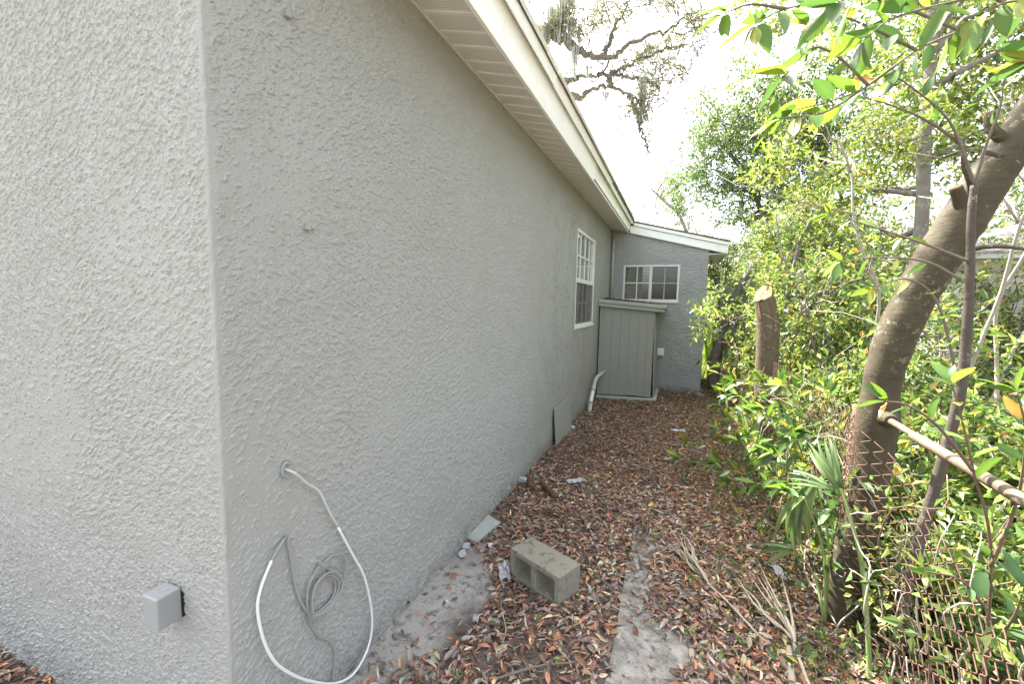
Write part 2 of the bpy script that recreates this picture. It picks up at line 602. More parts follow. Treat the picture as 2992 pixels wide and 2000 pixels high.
# paving slabs of the old path, nearly buried in the leaf litter
path = thing('paving_path', (1.45, 2.2, 0), 'old grey concrete path half buried under brown leaf litter', 'path')
path['kind'] = 'structure'
del path['category']
for k, (y0, y1) in enumerate(((-.4, 1.30), (1.315, 2.93), (2.95, 3.75))):
    b = MB(); m_ = 9
    # slab outline with a slightly broken edge
    L = [(1.108 + .006 * rs.standard_normal(), y) for y in np.linspace(y0, y1, m_)]
    Rr = [(1.95 + .006 * rs.standard_normal(), y) for y in np.linspace(y1, y0, m_)]
    b.prism(L + Rr, -.05, .012 - .004 * k, 2)
    b.build('slab', M['slab'], path, bevel=.006)

# ================================================================== THE HOUSE
ZS, SL = 3.2225, 0.2514          # soffit height at the wall, roof slope
Y0, YW, XW = 0.885, 8.883, 1.809
house = thing('house', (-3.5, 5, 0), 'single-storey grey stucco house with white eaves and a low wing at its far end', 'house')


def wall_with_hole(u0, u1, z0, zt, hole, place, depth):
    """wall face made of four pieces round a window hole, plus the reveals. place(u, z, d) -> xyz, d = depth behind the face"""
    b = MB()
    h0, h1, a, c = hole
    def q(p): b.quad(*[place(*t) for t in p])
    q([(u0, z0, 0), (h0, z0, 0), (h0, zt(h0), 0), (u0, zt(u0), 0)])
    q([(h1, z0, 0), (u1, z0, 0), (u1, zt(u1), 0), (h1, zt(h1), 0)])
    q([(h0, z0, 0), (h1, z0, 0), (h1, a, 0), (h0, a, 0)])
    q([(h0, c, 0), (h1, c, 0), (h1, zt(h1), 0), (h0, zt(h0), 0)])
    q([(h0, a, 0), (h1, a, 0), (h1, a, depth), (h0, a, depth)])
    q([(h0, c, 0), (h1, c, 0), (h1, c, depth), (h0, c, depth)])
    q([(h0, a, 0), (h0, c, 0), (h0, c, depth), (h0, a, depth)])
    q([(h1, a, 0), (h1, c, 0), (h1, c, depth), (h1, a, depth)])
    return b


CH = .006


def stucco_map(nu, nz, res, seed, f0=12.5, ang=(.5, -.6)):
    """height map (metres) of sprayed, knocked-down stucco on a res-metre grid"""
    q = np.random.RandomState(seed)
    fu = np.fft.fftfreq(nu, res)[:, None]; fz = np.fft.rfftfreq(nz, res)[None, :]
    def field(f0, p, lo, th=0., st=1.):
        a = fu * math.cos(th) + fz * math.sin(th); b = (-fu * math.sin(th) + fz * math.cos(th)) / st
        f = np.sqrt(a * a + b * b)
        amp = (1 - np.exp(-(f / lo) ** 2)) / (1 + (f / f0) ** 2) ** (p / 2)
        w_ = np.fft.rfft2(q.standard_normal((nu, nz))) * amp
        o = np.fft.irfft2(w_, s=(nu, nz))
        return o / o.std()
    zone = field(1.2, 5, .3); zone2 = np.clip(.5 + .6 * field(1.0, 5, .3), 0, 1)
    a = field(f0, 2.3, f0 * .8, ang[0], 2.2) * zone2 + field(f0 * 1.2, 2.3, f0 * .85, ang[1], 1.8) * (1 - zone2)
    a /= a.std()
    c = field(f0 * 3, 2.4, f0 * 2.6, .3, 1.5)
    ss = lambda x, e0, e1: (lambda t: t * t * (3 - 2 * t))(np.clip((x - e0) / (e1 - e0), 0, 1))
    thr = .30 + .50 * zone
    h = .0042 * ss(a, thr, thr + .15)
    h += .0028 * ss(c, .62 + .42 * zone, .84 + .42 * zone)
    # wandering trowel ridges, only in some places
    rd = field(5, 2.5, 3.5, ang[0] + .5, 2.6)
    h += .0030 * np.clip(1 - np.abs(rd) / .085, 0, 1) ** .7 * ss(field(1.6, 4, .6), .2, .9)
    h += .00045 * field(150, 2, 60) + .0016 * field(4, 4, 1.5)
    return h


def bilin(Hm, u, v):
    u = np.clip(u, 0, Hm.shape[0] - 1.001); v = np.clip(v, 0, Hm.shape[1] - 1.001)
    i, j = u.astype(int), v.astype(int); fu, fv = u - i, v - j
    return Hm[i, j] * (1 - fu) * (1 - fv) + Hm[i + 1, j] * fu * (1 - fv) + Hm[i, j + 1] * (1 - fu) * fv + Hm[i + 1, j + 1] * fu * fv


def gridfaces(n, m):
    i, j = np.meshgrid(np.arange(n - 1), np.arange(m - 1), indexing='ij')
    return np.stack([i * m + j, (i + 1) * m + j, (i + 1) * m + j + 1, i * m + j + 1], -1).reshape(-1, 4)


Y1 = 5.3
b = wall_with_hole(Y1, 9.2, -.2, lambda u: ZS + .02, (5.79, 7.12, 1.393, 2.746), lambda u, z, d: (-d, u, z), .09)
ys = [Y0 + CH]
while ys[-1] < Y1: ys.append(ys[-1] + max(.0036, .0036 * ys[-1]))
ys[-1] = Y1
ys = np.array(ys); zs = np.arange(-.06, ZS + .03, .0048)
Hm = stucco_map(1500, 1120, .003, 11)
YY, ZZ = np.meshgrid(ys, zs, indexing='ij')
fade = np.clip((YY - Y0 - CH) / .02, 0, 1) * np.clip((Y1 - YY) / 1.9, 0, 1)
b.add(np.stack([bilin(Hm, (YY - .88) / .003, (ZZ + .07) / .003) * fade, YY, ZZ], -1), [gridfaces(len(ys), len(zs))])
b.build('wall', M['stucco'], house)
# front gable wall
b = MB()
rz = lambda x: ZS - SL * x if x > -4 else ZS + 4 * SL + SL * (x + 4)
XF = -2.3
b.quad((-8, Y0, -.2), (XF, Y0, -.2), (XF, Y0, rz(XF) + .1), (-4, Y0, rz(-4) + .1), (-8, Y0, ZS + .1))
b.quad((XF, Y0, 3.0), (-CH, Y0, 3.0), (-CH, Y0, rz(-CH) + .1), (XF, Y0, rz(XF) + .1))
b.quad((XF, Y0, -.2), (-CH, Y0, -.2), (-CH, Y0, -.06), (XF, Y0, -.06))
xs = np.linspace(XF, -CH, 520); zs = np.arange(-.06, 3.0001, .0045); zs[-1] = 3.0
Hm = stucco_map(800, 1080, .003, 12)
XX, ZZ = np.meshgrid(xs, zs, indexing='ij')
fade = np.clip((-CH - XX) / .02, 0, 1)
b.add(np.stack([XX, Y0 - .82 * bilin(Hm, (XX - XF) / .003, (ZZ + .07) / .003) * fade, ZZ], -1), [gridfaces(len(xs), len(zs))])
b.build('wall', M['stucco'], house)
# hand-trowelled arris between the two walls
zz = np.linspace(-.2, ZS + .05, 520)
n_ = len(zz)
jj = np.convolve(rs.standard_normal(n_ + 8), np.ones(5) / 5, 'same')[4:-4]
j2 = np.convolve(rs.standard_normal(n_ + 60), np.ones(45) / 45, 'same')[30:-30]
P = []
for ax, ay, am in ((-CH - .002, .001, 0), (-CH, -.0006, .4), (-.0012, .0012, 1), (.0006, CH, .4), (-.001, CH + .002, 0)):
    dx = am * (.0022 * jj + .0045 * j2)
    P.append(np.stack([np.full(n_, ax) + dx, np.full(n_, Y0 + ay) - dx, zz], -1))
V = np.concatenate(P)
F = [np.array([[k * n_ + q, k * n_ + q + 1, (k + 1) * n_ + q + 1, (k + 1) * n_ + q] for k in range(4) for q in range(n_ - 1)])]
MB().add(V, F, smooth=False).build('corner_edge', M['stucco'], house)
# wing
b = wall_with_hole(0.0, XW, -.2, lambda u: ZS - SL * u + .02, (.2586, 1.318, 1.796, 2.505), lambda u, z, d: (u, YW + d + .012, z), .08)
xs = np.sort(np.concatenate([np.linspace(0, XW, 230), [.2586, 1.318]])); zs = np.sort(np.concatenate([np.arange(-.06, 3.23, .009), [1.796, 2.505]]))
Hm = stucco_map(420, 700, .005, 13, 9., (.1, -.2))
XX, ZZ = np.meshgrid(xs, zs, indexing='ij')
ZZ2 = np.minimum(ZZ, ZS - SL * XX + .02)
fc = gridfaces(len(xs), len(zs))
cx_, cz_ = XX.ravel()[fc].mean(1), ZZ.ravel()[fc].mean(1)
fc = fc[~((cx_ > .2586) & (cx_ < 1.318) & (cz_ > 1.796) & (cz_ < 2.505)) & (cz_ < ZS - SL * cx_ + .02)]
b.add(np.stack([XX, YW - 1.5 * bilin(Hm, XX / .005, (ZZ + .07) / .005), ZZ2], -1), [fc])
b.build('wall', M['stucco_wing_skylit'], house)
b = MB()
b.quad((XW, YW, -.2), (XW, 11, -.2), (XW, 11, ZS - SL * XW + .02), (XW, YW, ZS - SL * XW + .02))
b.quad((-8, 11, -.2), (XW, 11, -.2), (XW, 11, ZS - SL * XW), (-4, 11, rz(-4)), (-8, 11, ZS))
b.quad((-8, Y0, -.2), (-8, 11, -.2), (-8, 11, ZS), (-8, Y0, ZS))
b.build('wall', M['stucco_wing_skylit'], house)

# roof: one slope over eave and wing, the other slope behind the ridge
RT = .235
b = MB()
def roofz(x): return ZS + RT - SL * x + .012
def slab(x0, x1, y0, y1, t=.03):
    b.hexa([(x0, y0, roofz(x0) - t), (x1, y0, roofz(x1) - t), (x1, y1, roofz(x1) - t), (x0, y1, roofz(x0) - t),
            (x0, y0, roofz(x0)), (x1, y0, roofz(x1)), (x1, y1, roofz(x1)), (x0, y1, roofz(x0))])
slab(-4, .420, Y0 - .06, 8.80)
slab(-4, 2.15, 8.80, 11.2)
b.hexa([(-8.4, Y0 - .06, rz(-8.4) + RT), (-4, Y0 - .06, roofz(-4) - .03), (-4, 11.2, roofz(-4) - .03), (-8.4, 11.2, rz(-8.4) + RT),
        (-8.4, Y0 - .06, rz(-8.4) + RT + .03), (-4, Y0 - .06, roofz(-4)), (-4, 11.2, roofz(-4)), (-8.4, 11.2, rz(-8.4) + RT + .03)])
b.build('roof', M['shingle'], house)
# ragged shingle tips along the eave
b = MB()
for y in np.arange(Y0, 8.75, .16):
    e = .012 * rs.rand()
    z0 = roofz(.43) - .004
    b.hexa([(.40, y, z0 + .003), (.440 + e * .3, y, z0 - .012), (.440 + e * .3, y + .155, z0 - .012), (.40, y + .155, z0 + .003),
            (.40, y, z0 + .012), (.440 + e * .3, y, z0 - .004), (.440 + e * .3, y + .155, z0 - .004), (.40, y + .155, z0 + .012)])
b.build('shingle_edge', M['shingle'], house, kind='stuff')

# soffit panels: vented aluminium, each 0.31 m wide, in slope with the rafters
def sof(x): return ZS - SL * x - .002
pitch = .31
k = 0
XE = .338
for y in np.arange(Y0 + .025, 8.86, pitch):
    b = MB()
    prof = [(0, 0), (.006, .012), (.014, .012), (.020, 0), (.145, 0), (.152, .009), (.158, .009), (.165, 0), (.306, 0), (.310, .006)]
    prof = [(p, q) for p, q in prof if y + p < YW - .002]
    n_ = len(prof)
    V = [(x, y + p, sof(x) + q) for x in (.012, XE) for p, q in prof]
    b.add(V, [(q, q + 1, n_ + q + 1, n_ + q) for q in range(n_ - 1)])
    b.build('soffit_panel', M['soffit'], house)
for x0, x1, y0, y1 in ((.0, .018, Y0, YW - .003), (XE - .02, XE, Y0, YW - .06)):
    b = MB()
    b.hexa([(x0 + .002, y0, sof(x0) - .010), (x1, y0, sof(x1) - .010), (x1, y1, sof(x1) - .010), (x0 + .002, y1, sof(x0) - .010),
            (x0 + .002, y0, sof(x0) - .002), (x1, y0, sof(x1) - .002), (x1, y1, sof(x1) - .002), (x0 + .002, y1, sof(x0) - .002)])
    b.build('soffit_trim', M['soffit_white'], house)
b = MB().hexa([(-.3, Y0, sof(-.3) + .02), (.34, Y0, sof(.34) + .02), (.34, YW, sof(.34) + .02), (-.3, YW, sof(-.3) + .02),
               (-.3, Y0, sof(-.3) + .05), (.34, Y0, sof(.34) + .05), (.34, YW, sof(.34) + .05), (-.3, YW, sof(-.3) + .05)])
b.build('eave_backing', M['dark'], house)

# eave fascia: leaning board with two pressed lines, in two lengths that meet at an open joint
def fascia(y0, y1, dx=0., dz=0.):
    b = MB()
    p = [(XE - .018, 3.128), (XE + .002, 3.128), (XE + .006, 3.139), (XE + .018, 3.195), (XE + .013, 3.199), (XE + .024, 3.240), (XE + .020, 3.244), (XE + .042, 3.322), (XE + .02, 3.33)]
    return b.prism([(x + dx, z + dz) for x, z in p], y0, y1, 1)
fascia(Y0 - .05, 5.02).build('fascia_board', M['white'], house)
fascia(5.035, 8.84, -.010, .006).build('fascia_board', M['white'], house, label='far length of fascia, set back a little at the open joint')
# drip edge: separate strip hanging proud with a dark gap under it
for y0, y1, lift in ((Y0 - .05, 3.1, .012), (3.105, 5.9, .006), (5.905, 8.825, 0.)):
    b = MB()
    p = [(.386 + lift, 3.296), (.398 + lift, 3.290), (.428 + lift * .6, 3.366), (.450, 3.382), (.440, 3.388), (.414, 3.372)]
    b.prism(p, y0, y1, 1)
    b.build('drip_edge', M['white'], house)
# rake of the wing
def rake(x0, x1, h0, h1, y0, y1):
    b = MB()
    f = lambda x, h: (x, ZS - SL * x + h)
    p = [f(x0, h0), f(x1, h0), f(x1, h1), f(x0, h1)]
    V = [(x, y, z) for y in (y0, y1) for x, z in p]
    return b.hexa([V[0], V[1], V[5], V[4], V[3], V[2], V[6], V[7]])
rake(.352, 2.124, .000, .145, 8.835, 8.878).build('rake_board', M['white'], house, bevel=.004)
rake(.42, 2.142, .152, .226, 8.812, 8.860).build('rake_strip', M['white'], house, bevel=.004)
# soffit of the wing eave (its own level return)
b = MB()
ze = ZS - SL * 2.124
b.hexa([(XW, 8.88, ze - .002), (2.11, 8.88, ze - .002), (2.11, 11, ze - .002), (XW, 11, ze - .002), (XW, 8.88, ze + .015), (2.11, 8.88, ze + .015), (2.11, 11, ze + .015), (XW, 11, ze + .015)])
b.build('wing_soffit', M['soffit_white'], house)
MB().box((2.105, 8.88, ze - .012), (2.124, 11, ze + .14)).build('fascia_board', M['white'], house)

# windows
def window(place, u0, u1, z0, z1, kind):
    """place(u, z, d) -> xyz with d metres in FRONT of the wall face; sub-parts hang under the frame"""
    def bar(b, a0, a1, c0, c1, d0, d1):
        p = [place(a0, c0, d0), place(a1, c0, d0), place(a1, c0, d1), place(a0, c0, d1), place(a0, c1, d0), place(a1, c1, d0), place(a1, c1, d1), place(a0, c1, d1)]
        return b.hexa(p)
    fw = .036
    b = MB()
    bar(b, u0, u1, z1 - fw, z1, -.075, .004); bar(b, u0, u1, z0, z0 + fw, -.075, .004)
    bar(b, u0, u0 + fw, z0 + fw, z1 - fw, -.074, .003); bar(b, u1 - fw, u1, z0 + fw, z1 - fw, -.074, .003)
    fr = b.build('window', M['frame'], house)
    fr['label'] = 'tall white window with blinds in the long wall' if kind == 'hung' else 'white sliding window with blinds above the closet roof'
    bar(MB(), u0 - .01, u1 + .01, z0 - .035, z0 - .001, -.06, .022).build('sill', M['frame'], fr, bevel=.004)
    a0, a1, c0, c1 = u0 + fw, u1 - fw, z0 + fw, z1 - fw
    if kind == 'hung':
        zm = (c0 + c1) / 2 - .02
        bar(MB(), a0, a1, zm - .03, zm + .03, -.06, -.012).build('meeting_rail', M['frame'], fr)
        sashes = [(a0, a1, zm + .03, c1, 4, 2, -.030), (a0, a1, c0, zm - .03, 4, 2, -.046)]
        scr = (a0, a1, c0, zm - .03)
    else:
        um = (a0 + a1) / 2
        bar(MB(), um - .028, um + .028, c0, c1, -.06, -.010).build('meeting_rail', M['frame'], fr)
        sashes = [(a0, um - .028, c0, c1, 2, 2, -.030), (um + .028, a1, c0, c1, 2, 2, -.046)]
        scr = (um + .028, a1, c0, c1)
    for (p0, p1, q0, q1, nu, nz, d) in sashes:
        for iu in range(nu):
            for iz in range(nz):
                s0 = p0 + (p1 - p0) * iu / nu; s1 = p0 + (p1 - p0) * (iu + 1) / nu
                t0 = q0 + (q1 - q0) * iz / nz; t1 = q0 + (q1 - q0) * (iz + 1) / nz
                bar(MB(), s0, s1, t0, t1, d - .003, d).build('pane', M['glass'], fr)
        for iu in range(1, nu):
            s = p0 + (p1 - p0) * iu / nu
            bar(MB(), s - .011, s + .011, q0, q1, d + .001, d + .012).build('muntin', M['frame'], fr)
        for iz in range(1, nz):
            t = q0 + (q1 - q0) * iz / nz
            bar(MB(), p0, p1, t - .011, t + .011, d + .002, d + .013).build('muntin', M['frame'], fr)
    b = MB(); b.quad(*[place(u, z, -.014) for u, z in ((scr[0], scr[2]), (scr[1], scr[2]), (scr[1], scr[3]), (scr[0], scr[3]))])
    b.build('insect_screen', M['screen_dark' if kind == 'hung' else 'screen'], fr)
    b = MB()
    for z in np.arange(c0 + .01, c1 - .005, .036):
        lo, hi = z, z + .026
        p = [place(a0 + .004, lo, -.072), place(a1 - .004, lo, -.072), place(a1 - .004, hi, -.060), place(a0 + .004, hi, -.060)]
        b.add(p, [(0, 1, 2, 3)])
    b.build('blind', M['slat'], fr, kind='stuff')
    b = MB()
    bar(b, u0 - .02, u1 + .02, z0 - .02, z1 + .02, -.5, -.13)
    b.build('shade_fill', M['dark'], fr)  # solid black block, the darkness of the unlit room put into its colour


window(lambda u, z, d: (d, u, z), 5.79, 7.12, 1.393, 2.746, 'hung')
window(lambda u, z, d: (u, YW - d, z), .2586, 1.318, 1.796, 2.505, 'slide')
# conduit in the inner corner
b = MB()
b.tube([(.042, YW - .045, 1.80), (.042, YW - .045, ZS - .03)], .024, 12); b.tube([(.042, YW - .045, 2.42), (.042, YW - .045, 2.46)], .030, 12)
b.build('conduit', M['pipe'], house)

# ================================================================== THINGS ON AND BY THE HOUSE
# water-heater closet
sh = thing('utility_closet', (.5, 8.3, 0), 'grey planked utility closet with a lean-to roof under the small window', 'closet')
b = MB().prism([(.012, 7.60), (1.05, 7.80), (1.05, YW - .01), (.012, YW - .01)], -.1, .055, 2)
b.build('base_slab', M['plaster'], sh, bevel=.008)
edges = [.02, .085, .235, .39, .545, .70, .845, .952]
top = lambda x: 1.70 - .055 * x
yf = lambda x: 7.70 + .15 * x
for a, c in zip(edges[:-1], edges[1:]):
    a2, c2 = a + .0014, c - .0014
    zb = .075 + (.006 * rs.standard_normal() if a > .3 else 0)
    zb2 = zb + .004 * rs.standard_normal()
    V = [(a2, yf(a2), zb), (c2, yf(c2), zb2), (c2, yf(c2) + .016, zb2), (a2, yf(a2) + .016, zb), (a2, yf(a2), top(a2)), (c2, yf(c2), top(c2)), (c2, yf(c2) + .016, top(c2)), (a2, yf(a2) + .016, top(a2))]
    MB().hexa(V).build('plank', M['greypaint'], sh, bevel=.0018)
MB().hexa([(.02, yf(.02) + .009, .085), (.945, yf(.945) + .009, .085), (.945, yf(.945) + .03, .085), (.02, yf(.02) + .03, .085),
           (.02, yf(.02) + .009, 1.69), (.945, yf(.945) + .009, 1.64), (.945, yf(.945) + .03, 1.64), (.02, yf(.02) + .03, 1.69)]).build('backing_board', M['greypaint'], sh)
MB().hexa([(.985, yf(.96) + .03, .06), (1.0, yf(.96) + .03, .06), (1.0, YW - .005, .06), (.985, YW - .005, .06),
           (.945, yf(.96) + .012, 1.64), (.960, yf(.96) + .012, 1.64), (.960, YW - .005, 1.64), (.945, YW - .005, 1.64)]).build('side_panel', M['greypaint'], sh, label='side panel bowed out at its foot')
b = MB().hexa([(.004, 7.60, 1.79), (1.135, 7.76, 1.70), (1.135, YW - .006, 1.715), (.004, YW - .006, 1.80), (.004, 7.60, 1.81), (1.135, 7.76, 1.722), (1.135, YW - .006, 1.74), (.004, YW - .006, 1.825)])
b.build('closet_roof', M['shingle'], sh)
for (h0, h1, dy, ex) in ((-.105, -.045, .03, 1.105), (-.042, .018, .0, 1.14)):
    MB().hexa([(.004, 7.585 + dy, 1.79 + h0), (ex, 7.745 + dy, 1.70 + h0), (ex, 7.77 + dy, 1.70 + h0), (.004, 7.61 + dy, 1.79 + h0),
               (.004, 7.585 + dy, 1.79 + h1), (ex, 7.745 + dy, 1.70 + h1), (ex, 7.77 + dy, 1.70 + h1), (.004, 7.61 + dy, 1.79 + h1)]).build('roof_board', M['greytrim'], sh, bevel=.003)
    MB().hexa([(ex - .02, 7.772 + dy, 1.70 + h0), (ex, 7.772 + dy, 1.70 + h0), (ex, YW - .006, 1.70 + h0), (ex - .02, YW - .006, 1.70 + h0),
               (ex - .02, 7.772 + dy, 1.70 + h1), (ex, 7.772 + dy, 1.70 + h1), (ex, YW - .006, 1.70 + h1), (ex - .02, YW - .006, 1.70 + h1)]).build('roof_board', M['greytrim'], sh, bevel=.003)
for z, x in ((.30, .945), (.52, .948), (.84, .952), (1.05, .95), (1.30, .95), (1.55, .948)):
    MB().box((x - .028, yf(x) - .012, z), (x + .012, yf(x) - .002, z + .014)).build('hinge_tab', M['greypaint'], sh)
n_ = 420
P = np.stack([.08 + .95 * rs.rand(n_), 7.66 + .5 * rs.rand(n_) ** 1.6, np.zeros(n_)], -1)
P[:, 1] += .14 * P[:, 0]
P[:, 2] = 1.815 - .08 * P[:, 0] + .02 * rs.rand(n_)
b = MB()
leafcloud(b, P, np.stack([rs.standard_normal(n_), rs.standard_normal(n_), .15 * rs.standard_normal(n_)], -1), np.array([[0, 0, 1.]]) + .3 * rs.standard_normal((n_, 3)), .05, .02,
          palette(rs, n_, [(.16, .08, .045), (.26, .13, .06), (.09, .06, .04)], (1, 1, 1)))
o = solo(b, 'leaves', M['litter'], 'brown dead leaves piled on the closet roof', 'leaves'); o['kind'] = 'stuff'

# drain pipe
dp = thing('drain_pipe', (.1, 6.6, 0), 'grey elbowed drain pipe running from the closet down the wall', 'pipe')
P1 = spline([(.10, 6.585, -.05), (.10, 6.63, .06), (.10, 6.72, .12)], 10)
MB().tube([(.10, 6.60, -.06), (.10, 6.69, .14)], .032, 14).build('lower_pipe', M['pipe'], dp)
MB().tube(spline([(.10, 6.69, .14), (.10, 6.79, .235), (.10, 6.88, .30)], 8), .031, 14).build('bend', M['whitebox'], dp)
MB().tube([(.10, 6.86, .285), (.10, 6.97, .375)], .037, 14).build('coupling', M['pipe'], dp)
MB().tube(spline([(.10, 6.96, .37), (.10, 7.04, .435), (.105, 7.14, .478), (.12, 7.30, .488), (.135, 7.72, .49)], 24), .031, 14).build('upper_pipe', M['pipe'], dp)
for y, z in ((6.68, .13), (6.88, .30)):
    MB().tube([(.10, y, z), (.10, y + .02, z + .02)], .040, 14).build('collar', M['pipe'], dp)

# dryer vent hood on the wing
vh = thing('vent_hood', (1.045, YW, .70), 'small white vent hood on the wing wall right of the closet', 'vent')
MB().hexa([(.985, 8.80, .735), (1.105, 8.80, .735), (1.105, YW - .002, .735), (.985, YW - .002, .735), (.99, 8.835, .85), (1.10, 8.835, .85), (1.10, YW - .002, .86), (.99, YW - .002, .86)]).build('hood', M['whitebox'], vh, bevel=.006)
MB().box((.982, 8.80, .712), (1.108, 8.83, .733)).build('lip', M['box'], vh, bevel=.003)
MB().box((.975, YW - .012, .70), (1.115, YW - .0005, .87)).build('back_plate', M['whitebox'], vh)

# grey electrical box on the front wall
eb = thing('junction_box', (-.3, Y0, .60), 'plain grey plastic junction box low on the front wall', 'box')
MB().box((-.302, .800, .607), (-.222, Y0 - .010, .722)).build('cover', M['box'], eb, bevel=.005)
MB().box((-.294, Y0 - .0105, .612), (-.2200, Y0 + .004, .700)).build('back_plate', M['dark'], eb)  # black plate: shade of the gap behind the cover, put into the colour
a = np.linspace(0, 2 * math.pi, 20)
MB().tube(np.stack([-.262 + .016 * np.cos(a), .845 + .016 * np.sin(a), np.full(20, .722)], -1), .0012, 5).build('knockout_ring', M['greypaint'], eb)

# two painted-over hooks in the long wall
for (y, z, l) in ((1.177, 2.707, 'grey painted wall hook high up near the top of the house corner'), (1.238, 1.992, 'grey painted wall hook at mid height beside the house corner')):
    h = thing('wall_hook', (0, y, z), l, 'hook', 'hooks in the long wall')
    MB().box((-.002, y - .013, z - .010), (.019, y + .010, z + .012)).build('clip', M['greypaint'], h, bevel=.003)
    MB().tube([(.010, y + .006, z + .002), (.026, y + .024, z - .001), (.038, y + .03, z + .002)], .0042, 7).build('nail', M['greypaint'], h)

# access panel leaning against the wall
solo(MB().hexa([(.050, 4.80, .0), (.062, 4.80, .0), (.062, 5.58, -.02), (.050, 5.58, -.02), (.014, 4.79, .47), (.026, 4.79, .47), (.026, 5.555, .475), (.014, 5.555, .475)]),
     'panel_board', M['greypaint'], 'smooth grey board leaning on the long wall at ground level', 'board', bevel=.002)

# cables
cb = thing('coax_cable', (.02, 1.12, 1.09), 'long white coaxial cable looping from a hole in the wall, its ends painted grey', 'cable')
A = [(-.02,1.112,1.095),(.012,1.117,1.09),(.03,1.14,1.068),(.022,1.194,1.009),(.022,1.253,.95),(.022,1.298,.852),(.022,1.347,.754)]
MB().tube(spline(A, 40), .0050, 8).build('painted_end', M['cable_pale'], cb)
A = [(.022,1.347,.754),(.024,1.435,.571),(.03,1.492,.448),(.034,1.526,.31),(.036,1.54,.198),(.036,1.528,.105),(.036,1.484,.045),(.036,1.403,.02),(.036,1.295,.075),(.036,1.176,.192),(.032,1.092,.295),(.03,1.024,.403),(.025,.986,.518),(.022,.97,.645),(.022,.987,.718),(.022,1.03,.79)]
MB().tube(spline(A, 90), .0054, 9).build('white_run', M['cable_white'], cb)
A = [(.022,1.03,.79),(.022,1.039,.801),(.022,1.078,.835),(.015,1.094,.836),(.012,1.106,.82),(.012,1.119,.747),(.012,1.13,.654),(.012,1.148,.567),(.014,1.182,.485),(.016,1.204,.453)]
MB().tube(spline(A, 90), .0050, 8).build('painted_run', M['cable_grey'], cb)
b = MB(); a = np.linspace(.6, 6.0, 26)
b.tube(np.stack([np.full(26, .006), 1.115 + .017 * np.cos(a), 1.092 + .026 * np.sin(a)], -1), .006, 8)
b.build('hole_grommet', M['box'], cb)
MB().box((.0, 1.100, .826), (.024, 1.108, .842)).build('cable_clip', M['greypaint'], cb, bevel=.002)
cc = thing('coiled_cable', (.02, 1.2, .45), 'thin grey cable tied in a coil below the white loop', 'cable')
lp = [(.014,1.199,.461),(.02,1.179,.522),(.022,1.188,.587),(.022,1.22,.625),(.022,1.26,.64),(.022,1.326,.638),(.022,1.37,.616),(.022,1.39,.569),(.022,1.377,.506),(.022,1.339,.452),(.022,1.287,.433),(.02,1.222,.435)]
MB().tube(spline(lp, 80), .0043, 8).build('outer_loop', M['cable_grey'], cc)
for d, dx in ((0, .026), (.012, .032), (-.012, .018)):
    l2 = [(dx,1.199,.461),(dx,1.197 - d * .3,.522),(dx,1.218 - d * .6,.567 + d * .6),(dx,1.258,.581 + d),(dx,1.307 + d * .6,.56 + d),(dx,1.341 + d,.514),(dx,1.34 + d,.473),(dx,1.304,.441 - d * .5),(dx,1.254,.435 - d * .5),(dx,1.204,.450)]
    MB().tube(spline(l2, 70), .0043, 8).build('inner_loop', M['cable_grey'], cc)
MB().tube(spline([(.012,1.194,.475),(.012,1.203,.411),(.012,1.24,.329),(.014,1.296,.264),(.014,1.324,.184),(.014,1.313,.078),(.014,1.31,-.03)], 60), .0042, 8).build('tail', M['cable_grey'], cc)
MB().tube([(.022, 1.262, .640), (.022, 1.318, .644)], .0062, 8).build('connector', M['box'], cc)
for (y, z) in ((1.200, .455), (1.300, .585), (1.250, .643)):
    MB().box((.008, y - .006, z - .007), (.04, y + .006, z + .007)).build('cable_tie', M['greypaint'], cc, bevel=.002)

# ================================================================== THINGS ON THE GROUND
# cinder block: 397 x 194 x 194, two hollow cores facing the viewer
BT = 2.7157
Ld = np.array([math.cos(BT), math.sin(BT)]); Dd = np.array([Ld[1], -Ld[0]])
bl, bd, bh = .397, .194, .194
b = MB()
def bp(u, v, z): return (.7895 + Ld[0] * u + Dd[0] * v, 2.1964 + Ld[1] * u + Dd[1] * v, z - .006)
def bbox(u0, u1, z0, z1, v0=0., v1=bd, flare=0.):
    b.hexa([bp(u0, v0, z0), bp(u1, v0, z0), bp(u1, v1, z0), bp(u0, v1, z0), bp(u0, v0, z1), bp(u1, v0, z1), bp(u1, v1, z1), bp(u0, v1, z1)])
bm = bpy.data.meshes.new('cinder_block')
import bmesh
B = bmesh.new()
def ring(v, inset):
    """outer rectangle and two core rectangles at depth v"""
    o_ = [B.verts.new(bp(u, v, z)) for u, z in ((0, 0), (bl, 0), (bl, bh), (0, bh))]
    cs = []
    for u0, u1 in ((.036, .178), (.219, .361)):
        cs.append([B.verts.new(bp(u, v, z)) for u, z in ((u0 + inset, .034 + inset), (u1 - inset, .034 + inset), (u1 - inset, bh - .034 - inset), (u0 + inset, bh - .034 - inset))])
    mids = [B.verts.new(bp(bl / 2, v, 0)), B.verts.new(bp(bl / 2, v, bh))]
    return o_, cs, mids
o1, c1, m1 = ring(0, 0); o2, c2, m2 = ring(bd, .006)
def face(*v): B.faces.new(v)
for (o_, cs, md) in ((o1, c1, m1), (o2, c2, m2)):
    a_, c_ = cs
    face(o_[0], md[0], a_[1], a_[0]); face(md[0], md[1], a_[2], a_[1]); face(md[1], o_[3], a_[3], a_[2]); face(o_[3], o_[0], a_[0], a_[3])
    face(md[0], o_[1], c_[1], c_[0]); face(o_[1], o_[2], c_[2], c_[1]); face(o_[2], md[1], c_[3], c_[2]); face(md[1], md[0], c_[0], c_[3])
